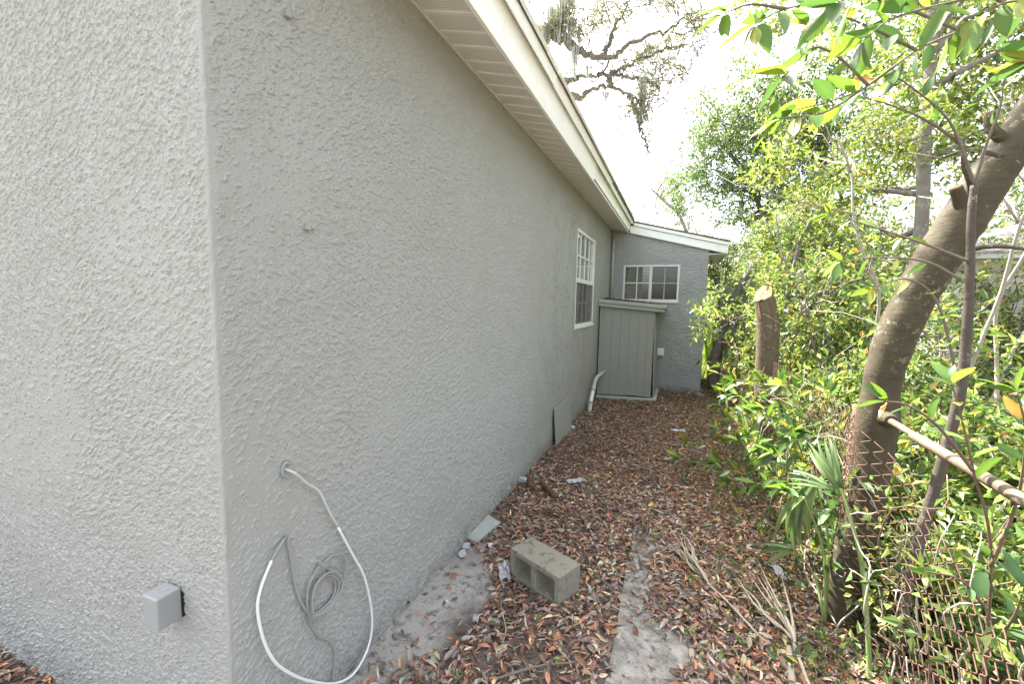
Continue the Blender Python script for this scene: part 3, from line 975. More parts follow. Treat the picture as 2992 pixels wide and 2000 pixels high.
for A_, B_ in ((c1[0], c2[0]), (c1[1], c2[1])):
    for q in range(4): face(A_[q], A_[(q + 1) % 4], B_[(q + 1) % 4], B_[q])
face(o1[0], o2[0], m2[0], m1[0]); face(m1[0], m2[0], o2[1], o1[1]); face(o1[1], o2[1], o2[2], o1[2])
face(o1[2], o2[2], m2[1], m1[1]); face(m1[1], m2[1], o2[3], o1[3]); face(o1[3], o2[3], o2[0], o1[0])
bmesh.ops.recalc_face_normals(B, faces=B.faces)
bmesh.ops.subdivide_edges(B, edges=B.edges, cuts=5, use_grid_fill=True)
ctr = Vector(bp(bl / 2, bd / 2, 0))
for v in B.verts:
    v.co -= ctr
B.to_mesh(bm); B.free()
bm.materials.append(M['block'])
cbk = bpy.data.objects.new('cinder_block', bm)
cbk.location = ctr
col.objects.link(cbk)
tag(cbk, 'weathered two-core concrete block lying on its side in the leaves', 'concrete block')
bv = cbk.modifiers.new('edge', 'BEVEL'); bv.width = .005; bv.segments = 2; bv.limit_method = 'ANGLE'; bv.angle_limit = math.radians(50)
tx = bpy.data.textures.new('rough', 'CLOUDS'); tx.noise_scale = .03
dm = cbk.modifiers.new('rough', 'DISPLACE'); dm.texture = tx; dm.strength = .006; dm.mid_level = .5


def lump(name, c, r, m, label, cat, seed, n=2, group=None, rot=0.):
    """an irregular broken lump"""
    B = bmesh.new()
    bmesh.ops.create_icosphere(B, subdivisions=n, radius=1)
    q = np.random.RandomState(seed)
    pl = [(Vector(q.standard_normal(3)).normalized(), .30 + .35 * q.rand()) for _ in range(12)]
    for v in B.verts:
        for nn, d in pl:
            e = v.co.dot(nn) - d
            if e > 0: v.co -= nn * e
        v.co += Vector(q.standard_normal(3)) * .03
    me = bpy.data.meshes.new(name)
    for v in B.verts: v.co = Vector((v.co.x * r[0], v.co.y * r[1], v.co.z * r[2]))
    B.to_mesh(me); B.free(); me.materials.append(m)
    o = bpy.data.objects.new(name, me); o.location = c; o.rotation_euler = (0, 0, rot)
    col.objects.link(o); ORG[o] = Vector(c)
    return tag(o, label, cat, group)


# flat grey offcut half buried against the wall
solo(MB().hexa([(.0, 2.60, .012), (.085, 2.585, .004), (.135, 2.90, .004), (.01, 2.94, .02), (.0, 2.60, .034), (.085, 2.585, .028), (.135, 2.90, .028), (.01, 2.94, .044)]),
     'stucco_slab', M['greytrim'], 'flat grey painted slab half buried against the wall behind the concrete block', 'slab', bevel=.004)
lump('rubble_piece', (.05, 3.68, .03), (.10, .07, .05), M['plaster'], 'jagged pale plaster lump at the wall beside the rotten stump', 'rubble', 5)
lump('rubble_piece', (.04, 2.52, .015), (.05, .035, .025), M['plaster'], 'grey plaster chip next to the flat grey slab, larger of two', 'rubble', 8, rot=.6)
lump('rubble_piece', (.055, 2.44, .012), (.035, .045, .02), M['plaster'], 'small grey plaster chip closer to the white cable, by the wall crack', 'rubble', 9, rot=.2)
lump('white_stone', (.185, 2.60, .02), (.042, .035, .03), M['whitebox'], 'round whitish stone lying in leaves left of the concrete block', 'stone', 12)
lump('rubble_piece', (.07, 5.62, .02), (.06, .10, .022), M['plaster'], 'pale plaster lump at the foot of the leaning grey board', 'rubble', 14)
lump('rubble_piece', (1.80, 8.84, .02), (.11, .09, .05), M['plaster'], 'crumbled pale plaster at the foot of the wing corner', 'rubble', 15)
lump('rubble_piece', (1.60, 8.86, .02), (.06, .04, .03), M['plaster'], 'small pale plaster crumb along the wing wall left of its corner', 'rubble', 18)

# crumpled sheets
def scrap(c, sx, sy, m, seed, label, name, cat, rot=0., h=.012):
    q = np.random.RandomState(seed)
    n = 9
    u, v = np.meshgrid(np.linspace(-1, 1, n), np.linspace(-1, 1, n), indexing='ij')
    z = q.standard_normal((n + 2, n + 2)); z = (z[:-2, :-2] + z[1:-1, 1:-1] * 2 + z[2:, 2:] + z[:-2, 2:] + z[2:, :-2]) / 3.2
    z = h * np.clip(1.1 + z, 0, 3) + .004
    x = u * sx * (1 + .1 * q.standard_normal((n, n))); y = v * sy * (1 + .1 * q.standard_normal((n, n)))
    V = np.stack([x * math.cos(rot) - y * math.sin(rot) + c[0], x * math.sin(rot) + y * math.cos(rot) + c[1], z + float(gh(c[0], c[1])) + .015], -1)
    F = [np.array([[a * n + k, (a + 1) * n + k, (a + 1) * n + k + 1, a * n + k + 1] for a in range(n - 1) for k in range(n - 1)])]
    return solo(MB().add(V, F), name, m, label, cat)
scrap((.40, 2.33), .035, .075, M['litterplastic'], 21, 'crumpled clear plastic wrapper on leaves left of the concrete block', 'plastic_wrapper', 'litter', .5, .02)
scrap((1.42, 6.05), .09, .03, M['paper'], 23, 'torn white paper scrap in the middle of the leaf path', 'paper_scrap', 'litter', .2)
scrap((.50, 3.86), .09, .025, M['paper'], 24, 'narrow white paper strip beside the rotten stump', 'paper_scrap', 'litter', .7)
scrap((.40, 1.93), .014, .02, M['paper'], 25, 'tiny white paper bit near the sandy strip', 'paper_scrap', 'litter', .3)
scrap((2.02, 3.02), .03, .07, M['plaster'], 26, 'pale grey rag under the palm fan', 'rag', 'litter', .4)

# rotten stump stub by the wall
st = thing('rotten_stump', (.17, 3.58, 0), 'low rotten brown tree stump stub beside the house wall', 'stump')
for q, (dx, dy, h, r) in enumerate(((-.02, .02, .10, .05), (.04, -.05, .05, .035), (.09, .02, .07, .02), (.15, -.04, .035, .03))):
    zz_ = np.linspace(-.03, h, 8)
    P = np.stack([.17 + dx + zz_ * (.3 * q - .2), 3.58 + dy + zz_ * .2, zz_], -1)
    MB().tube(P, r * (1.15 - .5 * np.linspace(0, 1, 8)), 9, wob=.12, rs=rs).build('root', M['bark_rot'], st)
MB().tube(spline([(.24, 3.60, .10), (.33, 3.55, .05), (.42, 3.50, .01)], 10), np.linspace(.018, .026, 11), 8, wob=.1, rs=rs).build('root', M['bark_rot'], st)

# ---- leaf litter
LIT = [(.12, .075, .055), (.205, .122, .086), (.31, .16, .098), (.45, .21, .11), (.45, .32, .20), (.285, .22, .18), (.36, .30, .25), (.54, .42, .26), (.48, .42, .09), (.14, .19, .055)]
LW_ = (12, 16, 14, 8, 9, 16, 13, 4, .7, .6)
def bare(x, y, q):
    s = .5 + .25 * np.sin(x * 5 + y * 3) + .25 * np.sin(x * 11 - y * 7 + 1)
    p = np.ones_like(x)
    sand = (x > -.03) & (x < .22 + .13 * np.sin(y * 4) + .12 * s) & (y < 2.55) & (y > .4)
    p[sand] = .05
    strip = (x < .12 + .06 * s) & (y >= 2.55) & (y < 4)
    p[strip] = .45
    slb = (x > 1.10) & (x < 1.30 + .36 * s - .26 * (y - 1.5)) & (y < 2.30 + .2 * s)
    p[slb] = .03
    slb = (x < 1.10) & (x > .7) & (y < 1.75 + .3 * s)
    p[slb] = .6
    thin = (x > 1.10) & (x < 1.10 + np.interp(y, [2.2, 2.45, 2.8, 3.05, 3.25, 3.4], [.26, .12, .10, .20, .16, 0]) * (.5 + s)) & (y >= 2.2) & (y < 3.4)
    p[thin] = .10
    thin2 = (y < 2.3) & (x > .3) & (x < 1.1)
    p[thin2] *= .80
    return q.rand(len(x)) < p
def litter(n, x0, x1, y0, y1, L, fine, seed, lift=.02):
    q = np.random.RandomState(seed)
    x = x0 + (x1 - x0) * q.rand(n); y = y0 + (y1 - y0) * q.rand(n)
    k = bare(x, y, q); x, y = x[k], y[k]; n = len(x)
    inblock = np.zeros(n, bool)
    z = gh(x, y) + .004 + lift * q.rand(n) ** 1.5 + .014 * ((x > 1.1) & (x < 1.95) & (y < 3.75))
    a = q.rand(n) * 6.283
    D = np.stack([np.cos(a), np.sin(a), .28 * q.standard_normal(n)], -1)
    N = np.array([[0, 0, 1.]]) + .42 * q.standard_normal((n, 3))
    l = L * (.45 + .75 * q.rand(n)); wd = l * (.26 + .2 * q.rand(n)) * np.where(q.rand(n) < .35, .45, 1.)
    b = MB()
    c = palette(q, n, LIT, LW_, .25)
    leafcloud(b, np.stack([x, y, z], -1), D, N, l, wd, c, fine, .32, .22)
    return b
b = MB()
for args in ((15000, -.05, 2.4, .6, 5.0, .024, False, 30), (36000, -.05, 2.6, .5, 4.2, .060, True, 31), (36000, -.05, 2.7, 4.0, 9.5, .062, False, 32), (9000, 1.6, 3.0, 9.0, 18, .08, False, 33),
             (9000, 2.3, 5.5, .6, 9, .07, False, 34), (13000, -3.0, 0.0, -.6, .88, .06, True, 35)):
    q = litter(*args)
    b.v += q.v; b.c += q.c
    for f, s in zip(q.f, q.smooth): b.f.append(f + b.n); b.smooth.append(s)
    b.n += q.n
o = b.build('leaf_litter', M['litter']); tag(o, 'brown and russet dead leaves covering the path', kind='stuff')

# small twigs scattered in the litter
b = MB()
q = np.random.RandomState(41)
for k in range(420):
    x, y = q.rand() * 2.4, .8 + 6.5 * q.rand() ** 1.3
    a = q.rand() * 6.28; l = .04 + .16 * q.rand() ** 2
    z = float(gh(x, y)) + .012 + .02 * q.rand()
    t = np.linspace(-.5, .5, 4)[:, None]
    P = np.array([[x, y, z]]) + t * l * np.array([[math.cos(a), math.sin(a), .1 * q.standard_normal()]]) + .05 * l * q.standard_normal((4, 3)) * [[1, 1, .2]]
    b.tube(P, .0012 + .002 * q.rand(), 4, C=np.array([.2, .17, .13]) * (.5 + q.rand()))
tag(b.build('twig_litter', M['litter']), 'thin dry twigs strewn over the leaf litter', kind='stuff')

# sticks one can tell apart
def stick(P, r, m, label):
    P = spline(P, 14); P[:, 2] += gh(P[:, 0], P[:, 1])
    return solo(MB().tube(P, np.linspace(r, r * .55, len(P)), 7, wob=.08, rs=rs), 'stick', m, label, 'stick')
stick([(.62, 1.62, .02), (.80, 1.76, .03), (.97, 1.86, .02), (1.02, 1.92, .03)], .007, M['stick'], 'dark twig lying between sandy strip and path slab')
stick([(1.36, 2.70, .03), (1.45, 2.62, .04), (1.50, 2.60, .03)], .010, M['twig'], 'short pale grey stick beside the flattened palm frond')
stick([(1.18, 3.6, .02), (1.20, 3.2, .03), (1.14, 3.0, .03), (1.20, 2.75, .03)], .006, M['twig'], 'thin wavy vine stem crossing leaves beyond the path slab')
stick([(.93, 2.55, .03), (1.02, 2.47, .04), (1.10, 2.40, .02)], .007, M['twig'], 'bare grey twig poking out behind the concrete block')
stick([(.50, 2.05, .02), (.58, 1.92, .03), (.60, 1.82, .02)], .004, M['deadpalm'], 'thin straw-coloured stem in front of the concrete block')
stick([(.25, 3.10, .02), (.42, 3.22, .03), (.62, 3.25, .02)], .009, M['bark_rot'], 'rotten brown stick in front of the stump stub')

# ================================================================== VEGETATION
G = {}
G['branch_twigs']=[[(2.428,1.9,2.719),(2.255,1.842,2.654),(2.086,1.783,2.586),(1.963,1.725,2.521),(1.834,1.667,2.413),(1.722,1.608,2.358),(1.623,1.55,2.322)],[(1.954,1.7,2.51),(1.832,1.633,2.552),(1.725,1.567,2.571),(1.627,1.5,2.529)],[(2.059,1.72,2.556),(1.897,1.628,2.595),(1.744,1.535,2.606),(1.56,1.443,2.555),(1.477,1.35,2.479)],[(1.813,1.6,2.386),(1.719,1.55,2.456),(1.642,1.5,2.468),(1.574,1.45,2.384)],[(1.898,1.68,2.466),(1.789,1.62,2.374),(1.691,1.56,2.307),(1.58,1.5,2.286)],[(1.553,1.4,2.531),(1.464,1.35,2.531),(1.399,1.3,2.493)],[(2.128,1.6,2.582),(1.966,1.517,2.534),(1.804,1.433,2.476),(1.72,1.35,2.394)]]
G['stem']=[[(2.414,2.45,0.011),(2.41,2.45,0.436),(2.473,2.45,0.981),(2.512,2.45,1.369),(2.509,2.45,1.641),(2.498,2.45,1.868),(2.478,2.45,2.128),(2.475,2.45,2.265)]]
G['stem_twigs']=[[(2.475,2.45,2.265),(2.385,2.388,2.423),(2.292,2.325,2.533),(2.115,2.262,2.667),(2.005,2.2,2.689)],[(2.4,2.42,2.433),(2.248,2.313,2.5),(2.076,2.207,2.548),(1.927,2.1,2.557)],[(2.475,2.45,2.265),(2.474,2.4,2.418),(2.477,2.35,2.534),(2.454,2.3,2.63)],[(2.491,2.45,1.943),(2.3,2.367,2.012),(2.084,2.283,2.08),(1.902,2.2,2.129)],[(2.466,2.45,1.868),(2.32,2.4,1.941),(2.133,2.35,1.958),(1.992,2.3,1.936)],[(2.512,2.45,1.369),(2.381,2.4,1.752),(2.247,2.35,1.862),(2.111,2.3,1.822)]]
G['laurel']=[[(2.223,4.6,-0.97),(2.239,4.533,-0.256),(2.081,4.467,0.304),(1.793,4.4,0.665)],[(2.233,4.6,-0.83),(2.355,4.5,0.041),(2.463,4.4,0.588),(2.345,4.3,0.992)],[(2.45,4.0,-0.524),(2.331,3.933,0.052),(2.075,3.867,0.474),(1.836,3.8,0.642)],[(2.45,4.0,-0.524),(2.506,3.867,0.227),(2.507,3.733,0.791),(2.364,3.6,1.13)],[(2.419,3.8,-0.368),(2.443,3.7,0.459),(2.245,3.6,0.957),(2.045,3.5,1.182)],[(2.16,5.2,-1.214),(2.061,5.133,-0.48),(1.9,5.067,-0.081),(1.784,5.0,0.317)],[(2.48,3.4,-0.132),(2.322,3.4,0.306),(2.114,3.4,0.678),(1.932,3.4,1.001)]]
G['edge']=[[(2.411,1.9,0.434),(2.362,1.862,0.868),(2.267,1.825,1.203),(2.199,1.787,1.396),(2.15,1.75,1.499)],[(2.355,1.85,0.873),(2.367,1.8,1.128),(2.337,1.75,1.353),(2.277,1.7,1.493)],[(2.361,1.85,0.718),(2.244,1.775,0.844),(2.119,1.7,0.888)],[(2.254,1.8,1.21),(2.147,1.783,1.347),(2.055,1.767,1.414),(1.99,1.75,1.425)],[(2.374,1.85,0.562),(2.381,1.775,0.748),(2.352,1.7,0.894)]]
G['palm_stalk']=[[(2.251,2.3,-0.072),(2.244,2.338,0.158),(2.203,2.375,0.515),(2.145,2.412,0.744),(2.113,2.45,0.853)]]
G['vine']=[[(2.276,5.28,-0.504),(2.24,5.28,0.047),(2.189,5.28,0.489),(2.226,5.28,0.886),(2.303,5.28,1.276),(2.3,5.28,1.607),(2.244,5.28,1.84)]]
G['oak']=[[(-7.306,20.0,14.915),(-5.308,20.0,14.226),(-4.352,20.0,13.756),(-3.211,20.0,12.889),(-2.034,20.0,12.586),(-1.123,20.0,13.048),(0.115,20.0,13.247),(1.109,20.0,13.725)],[(-3.211,20.0,12.889),(-4.261,20.0,14.114),(-4.1,20.0,15.381),(-3.735,20.0,16.394)],[(-2.418,20.0,12.618),(-2.153,20.0,13.153),(-1.726,20.0,14.147),(-1.035,20.0,15.052)],[(-6.141,20.0,12.926),(-4.293,20.0,11.941),(-3.378,20.0,12.04),(-2.487,20.0,11.93),(-2.034,20.0,12.586)],[(-6.116,20.0,11.936),(-4.174,20.0,11.482),(-3.545,20.0,11.063),(-2.952,20.0,11.296),(-1.979,20.0,11.296),(-1.209,20.0,10.904),(-0.54,20.0,10.353)],[(-1.979,20.0,11.296),(-2.041,20.0,11.857),(-1.263,20.0,12.089),(-0.194,20.0,12.434),(1.007,20.0,12.558)],[(-1.209,20.0,10.904),(-0.798,20.0,10.025),(-0.579,20.0,9.267),(-0.168,20.0,8.306)],[(-2.586,20.0,11.984),(-1.618,20.0,11.696),(-0.684,20.0,11.454),(0.056,20.0,10.981)]]
G['oakclump']=[[(-5.126,20.0,15.232),(-3.871,20.0,14.593),(-2.688,20.0,14.528),(-1.555,20.0,14.465),(-0.452,20.0,14.055),(0.599,20.0,13.833),(1.138,20.0,13.213),(0.482,20.0,12.83),(-0.409,20.0,13.175),(1.355,20.0,12.323),(0.874,20.0,11.896),(-0.177,20.0,12.079),(-1.111,20.0,12.779),(-2.081,20.0,13.682),(-3.442,20.0,13.767),(-0.114,20.0,10.829),(-0.64,20.0,10.548),(0.224,20.0,11.131),(-0.605,20.0,9.818),(1.434,20.0,13.824),(0.903,20.0,14.443),(-1.418,20.0,15.488),(-3.523,20.0,15.981),(-4.875,20.0,13.856)]]
G['moss']=[[(-5.072,19.9,14.407),(-4.373,19.9,15.195),(-4.086,19.9,15.682),(-3.598,19.9,13.186),(-3.431,19.9,14.077),(-0.587,19.9,11.48),(-2.147,19.9,11.092),(-3.845,19.9,14.529),(-4.884,19.9,15.12),(-2.972,19.9,12.333)]]
G['farTree']=[[(1.72,15.0,3.123),(1.252,15.0,4.519),(0.69,15.0,5.104),(0.261,15.0,5.551)]]
G['farclump']=[[(0.133,15.5,4.668),(0.692,15.5,4.784),(0.374,15.5,5.523),(0.931,15.5,5.483),(0.763,15.5,6.062),(1.226,15.5,5.039),(1.653,15.5,4.592),(1.322,15.5,5.735),(1.941,15.5,4.157)]]
G['darkclump']=[[(1.561,11.0,5.335),(2.102,11.0,5.372),(2.628,11.0,5.314),(1.217,11.0,4.78),(1.963,11.0,4.716),(2.671,11.0,4.655),(3.248,11.0,4.79),(2.18,11.0,4.119),(2.88,11.0,4.074),(2.559,11.0,3.711),(1.804,11.0,4.34),(3.114,11.0,5.534),(3.627,11.0,5.115),(3.6,11.0,4.394)]]
G['highclump']=[[(2.314,10.0,5.603),(2.836,10.0,5.779),(3.25,10.0,6.12),(3.728,10.0,6.276),(3.442,10.0,5.451),(4.052,10.0,5.603),(4.389,10.0,6.313),(2.877,10.0,5.197),(3.826,10.0,5.003),(4.365,10.0,5.018)]]
G['rightclump']=[[(3.805,7.0,5.135),(4.22,7.0,5.154),(4.611,7.0,5.171),(4.88,7.0,4.735),(4.505,7.0,4.656),(4.852,7.0,4.257),(4.294,7.0,4.339),(3.974,7.0,4.179),(3.836,7.0,3.773),(4.424,7.0,3.813),(4.684,7.0,5.204),(3.238,7.0,5.561),(2.962,7.0,5.514),(3.569,7.0,3.747),(3.828,7.0,3.342),(3.418,7.0,3.319),(3.204,7.0,3.617)]]
G['midclump']=[[(2.193,7.5,2.684),(2.528,7.5,2.934),(2.858,7.5,3.046),(3.175,7.5,3.154),(1.913,7.5,2.285),(2.338,7.5,2.283),(2.783,7.5,2.538),(3.319,7.5,2.652),(3.601,7.5,3.009),(3.088,7.5,2.149),(2.706,7.5,2.018),(3.557,7.5,2.274),(3.832,7.5,2.637),(2.184,7.5,1.878),(3.387,7.5,1.769),(3.792,7.5,1.903)]]
G['mossy']=[[(2.032,9.5,0.4),(2.12,9.5,0.944),(2.246,9.5,1.48),(2.407,9.5,2.004),(2.677,9.5,2.513),(3.03,9.5,2.716),(3.51,9.5,2.907)]]
G['mossy2']=[[(2.28,9.3,0.623),(2.352,9.3,1.318),(2.508,9.3,1.832),(2.654,9.3,2.414)]]
G['mossy3']=[[(2.076,9.8,1.374),(2.131,9.8,1.829),(2.022,9.8,2.277)]]
G['mossy4']=[[(2.457,9.3,2.041),(2.747,9.3,2.126),(3.105,9.3,2.128),(3.386,9.3,2.09)]]
G['pale']=[[(3.629,6.0,0.786),(3.7,6.0,1.778),(3.738,6.0,2.631),(3.679,6.0,3.639),(3.671,6.0,4.216),(3.646,6.0,4.697),(3.617,6.0,5.214)]]
G['small1']=[[(2.627,6.2,1.04),(2.693,6.2,1.43),(2.803,6.2,1.811),(3.014,6.2,1.973)]]
G['small2']=[[(2.66,6.6,0.992),(2.657,6.6,1.754),(2.747,6.6,2.551)]]
G['small3']=[[(2.82,6.0,1.238),(2.952,6.0,2.066),(3.154,6.0,2.656)]]


YEL = [(.19, .25, .065), (.13, .195, .055), (.29, .30, .08), (.08, .13, .045), (.36, .20, .07)]
YW_ = (10, 12, 3.5, 7, .7)
MID = [(.10, .155, .05), (.14, .20, .06), (.065, .11, .04), (.21, .24, .075), (.30, .17, .06)]
MW_ = (10, 8, 8, 4, .5)
DRK = [(.10, .16, .075), (.13, .20, .085), (.17, .235, .10), (.07, .12, .055)]
DW_ = (10, 9, 5, 5)
PALE = [(.24, .27, .09), (.16, .20, .06), (.32, .33, .13), (.10, .14, .05)]
PW_ = (8, 8, 5, 4)
OAK = [(.16, .18, .11), (.23, .235, .14), (.11, .125, .08), (.28, .27, .16)]


def wander(a, b, rs, n=7, amp=.08):
    a, b = np.array(a, float), np.array(b, float)
    t = np.linspace(0, 1, n)[:, None]
    d = np.linalg.norm(b - a)
    w_ = np.cumsum(rs.standard_normal((n, 3)), 0) * amp * d / n ** .5
    w_ -= t * w_[-1]; w_[0] = 0
    P = a + (b - a) * t + w_
    P[:, 2] += .06 * d * np.sin(np.pi * t[:, 0])
    return P


DENS = .50


def tree(name, label, cat, trunks, clumps, leaf, cols, wts, seed, bark='bark_grey', group=None, mat='leaf_far', slen=.22, m=7, sub=5,
         twig='twig', crown='crown', limb=True, up=.35, lm=.3):
    """trunks: list of (points, r0, r1); clumps: list of (centre, radius or (rx,ry,rz), sprigs)"""
    rs = np.random.RandomState(seed)
    clumps = [(c, r, max(10, int(n * DENS))) for c, r, n in clumps]
    base = Vector(trunks[0][0][0]); base.z = max(0, base.z) if base.z > -.3 else base.z
    t = thing(name, base, label, cat, group)
    allT = []
    for P, r0, r1 in trunks:
        P = spline(P, 24)
        allT.append(P)
        MB().tube(P, np.linspace(r0, r1, len(P)), 12, wob=.04, rs=rs).build('trunk' if r0 > .02 else 'stem', M[bark], t)
    T = np.concatenate(allT)
    lb = MB(); tw = MB(); lf = MB()
    for c, r, n in clumps:
        c = np.array(c, float); r = np.array(r if not np.isscalar(r) else (r, r, r * .8), float)
        if limb:
            cand = T[T[:, 2] < c[2] + .3] if (T[:, 2] < c[2] + .3).any() else T
            k = np.argmin(np.linalg.norm(cand - c, axis=1) + .5 * np.abs(cand[:, 2] - (c[2] - .8)))
            P = wander(cand[k], c, rs)
            d = np.linalg.norm(cand[k] - c)
            lb.tube(P, np.linspace(min(.02 + .012 * d, trunks[0][1] * .7), .008, len(P)), 6)
        else:
            P = c[None, :]
        for _ in range(sub):
            e = c + r * unit(rs.standard_normal(3)) * .8
            lb.tube(wander(P[rs.randint(len(P) // 2, len(P))], e, rs, 5, .15), np.linspace(.008, .003, 5), 4)
        u = unit(rs.standard_normal((n, 3)))
        rad = rs.rand(n, 1) ** .42
        # sub-clumps make the outline uneven
        sc = unit(rs.standard_normal((9, 3))) * (.55 + .5 * rs.rand(9, 1))
        own = sc[rs.randint(0, 9, n)]
        Q = c + r * np.where(rs.rand(n, 1) < .72, own + u * rad * .42, u * rad)
        D = unit(Q - c) * .8 + .6 * rs.standard_normal((n, 3)) + np.array([0, 0, .25])
        sprigs(lf, rs, Q, D, slen, m, leaf[0], leaf[1], cols, wts, up=up, clumpcol=lm)
        for q, d in list(zip(Q, unit(D)))[::4]:
            tw.tube(np.stack([q - d * slen * .8, q + d * slen]), .0028, 3)
    if lb.n: lb.build('branches', M[bark], t, kind='stuff')
    if tw.n: tw.build('twigs', M[twig], t, kind='stuff')
    lf.build(crown, M[mat], t)
    return t


G['branch_twigs'] += [[(2.35, 1.75, 2.62), (2.20, 1.62, 2.55), (2.05, 1.5, 2.50), (1.95, 1.42, 2.44)], [(2.42, 1.9, 2.66), (2.36, 1.72, 2.50), (2.25, 1.6, 2.40), (2.12, 1.52, 2.36)], [(2.10, 1.62, 2.56), (1.95, 1.5, 2.60), (1.80, 1.42, 2.56), (1.66, 1.36, 2.50)]]
# ---- master leaves for the plants whose leaves one can pick apart
def leafmesh(name, c, width, curl, mat, bend=.2):
    b = MB()
    nt_, ns = 7, 3
    V, C = [], []
    for i in range(nt_):
        t = i / (nt_ - 1)
        wd = width * (math.sin(math.pi * min(1, t * .96 + .04) ** .85) ** .8) * .5
        for s in (-1, 0, 1):
            V.append((s * wd, t, abs(s) * wd * curl - bend * t * t + .01 * math.sin(9 * t + s)))
            k = 1.0 if s else 1.18
            C.append([x * k for x in c])
    F = np.array([[i * 3 + k, i * 3 + k + 1, (i + 1) * 3 + k + 1, (i + 1) * 3 + k] for i in range(nt_ - 1) for k in range(2)])
    b.add(V, [F], np.array(C), smooth=True)
    return b.mesh(name, mat)


LEAFCOL = [(.075, .14, .028), (.11, .19, .03), (.045, .095, .03), (.20, .24, .04), (.36, .33, .06), (.42, .20, .04)]
MASTER = [[leafmesh('leaf', c, wd, cu, M['leaf_gloss'], be) for wd, cu, be in ((.36, .35, .12), (.42, .2, .25), (.33, .5, .05))] for c in LEAFCOL]
MASTER_SOFT = [[leafmesh('leaf', c, wd, cu, M['leaf'], be) for wd, cu, be in ((.36, .35, .12), (.42, .2, .25), (.33, .5, .05))] for c in LEAFCOL]


def leafobj(parent, me, p, d, n, L):
    d = unit(np.asarray(d, float)); n = np.asarray(n, float)
    s = unit(np.cross(d, n)); n = np.cross(s, d)
    o = bpy.data.objects.new('leaf', me)
    q = np.array(p) - np.array(ORG[parent])
    o.matrix_local = Matrix(((s[0] * L, d[0] * L, n[0] * L, q[0]), (s[1] * L, d[1] * L, n[1] * L, q[1]), (s[2] * L, d[2] * L, n[2] * L, q[2]), (0, 0, 0, 1)))
    o.parent = parent
    col.objects.link(o)
    return o


def leafy(parent, twigs, rs, spacing, L, r=.004, start=.25, wts=(6, 6, 6, 2.2, .7, .5), tuft=4, mat='twig', master=MASTER, down=0., r_end=.0015):
    for P in twigs:
        P = spline(P, 30)
        MB().tube(P, np.linspace(r, r_end, len(P)), 7).build('twig', M[mat], parent)
        seg = np.linalg.norm(np.diff(P, axis=0), axis=1)
        s = np.concatenate([[0], np.cumsum(seg)])
        pos = list(np.arange(s[-1] * start, s[-1], spacing)) + [s[-1]] * tuft
        for k, a in enumerate(pos):
            p = np.array([np.interp(a, s, P[:, i]) for i in range(3)])
            i = min(len(P) - 2, max(0, int(np.searchsorted(s, a)) - 1))
            T = unit(P[i + 1] - P[i])
            sd = unit(np.cross(T, rs.standard_normal(3)))
            d = T * (.5 + .4 * rs.rand()) + sd * (.9 if k < len(pos) - tuft else .75) + np.array([0, 0, -down * rs.rand()])
            n = np.array([0, 0, .9]) + .55 * rs.standard_normal(3)
            ci = rs.choice(len(LEAFCOL), p=np.array(wts) / sum(wts))
            leafobj(parent, master[ci][rs.randint(3)], p + d * .006, d, n, L * (.6 + .6 * rs.rand()))


# ---- the leaning tree by the path, grown into the fence
rs = np.random.RandomState(51)
lt = thing('leaning_tree', (2.26, 2.72, 0), 'thick smooth-barked tree leaning right over the fence beside the path', 'tree')
tp = spline([(2.255, 2.72, -.12), (2.27, 2.72, .32), (2.31, 2.72, .63), (2.33, 2.72, .92), (2.33, 2.72, 1.16), (2.335, 2.72, 1.39), (2.38, 2.72, 1.64), (2.475, 2.72, 1.93), (2.575, 2.72, 2.17), (2.66, 2.72, 2.37),
             (2.74, 2.72, 2.54), (2.86, 2.72, 2.78), (3.15, 2.74, 3.3), (3.6, 2.8, 4.1), (3.9, 2.9, 5.0)], 140)
z_ = tp[:, 2]
rad = np.interp(z_, [-.1, .05, .3, .9, 1.08, 1.16, 1.28, 1.6, 1.9, 2.15, 2.3, 2.8, 5], [.115, .098, .088, .078, .088, .090, .080, .084, .088, .094, .084, .078, .05])
rad *= 1 + .02 * np.sin(z_ * 17) + .012 * np.sin(z_ * 41 + 1)
MB().tube(tp, rad, 28, wob=.008, rs=rs).build('trunk', M['bark_main'], lt)
for P, r0, r1 in (([(2.57, 2.70, 2.14), (2.53, 2.66, 2.24), (2.500, 2.64, 2.30)], .030, .024), ([(2.72, 2.70, 2.47), (2.655, 2.68, 2.52), (2.61, 2.67, 2.57), (2.600, 2.665, 2.63)], .028, .019),
                  ([(2.58, 2.68, 2.19), (2.555, 2.64, 2.30), (2.51, 2.61, 2.38), (2.495, 2.60, 2.44)], .016, .010)):
    sp = spline(P, 14)
    o = MB().tube(sp, np.linspace(r0, r1, len(sp)), 12, wob=.02, rs=rs).build('branch_stub', M['bark_main'], lt)
    d = unit(sp[-1] - sp[-2])
    MB().tube(np.stack([sp[-1] - d * .002, sp[-1] + d * .006]), [r1 * .99, r1 * .9], 12, wob=.05, rs=rs).build('cut_face', M['cutwood'], o)
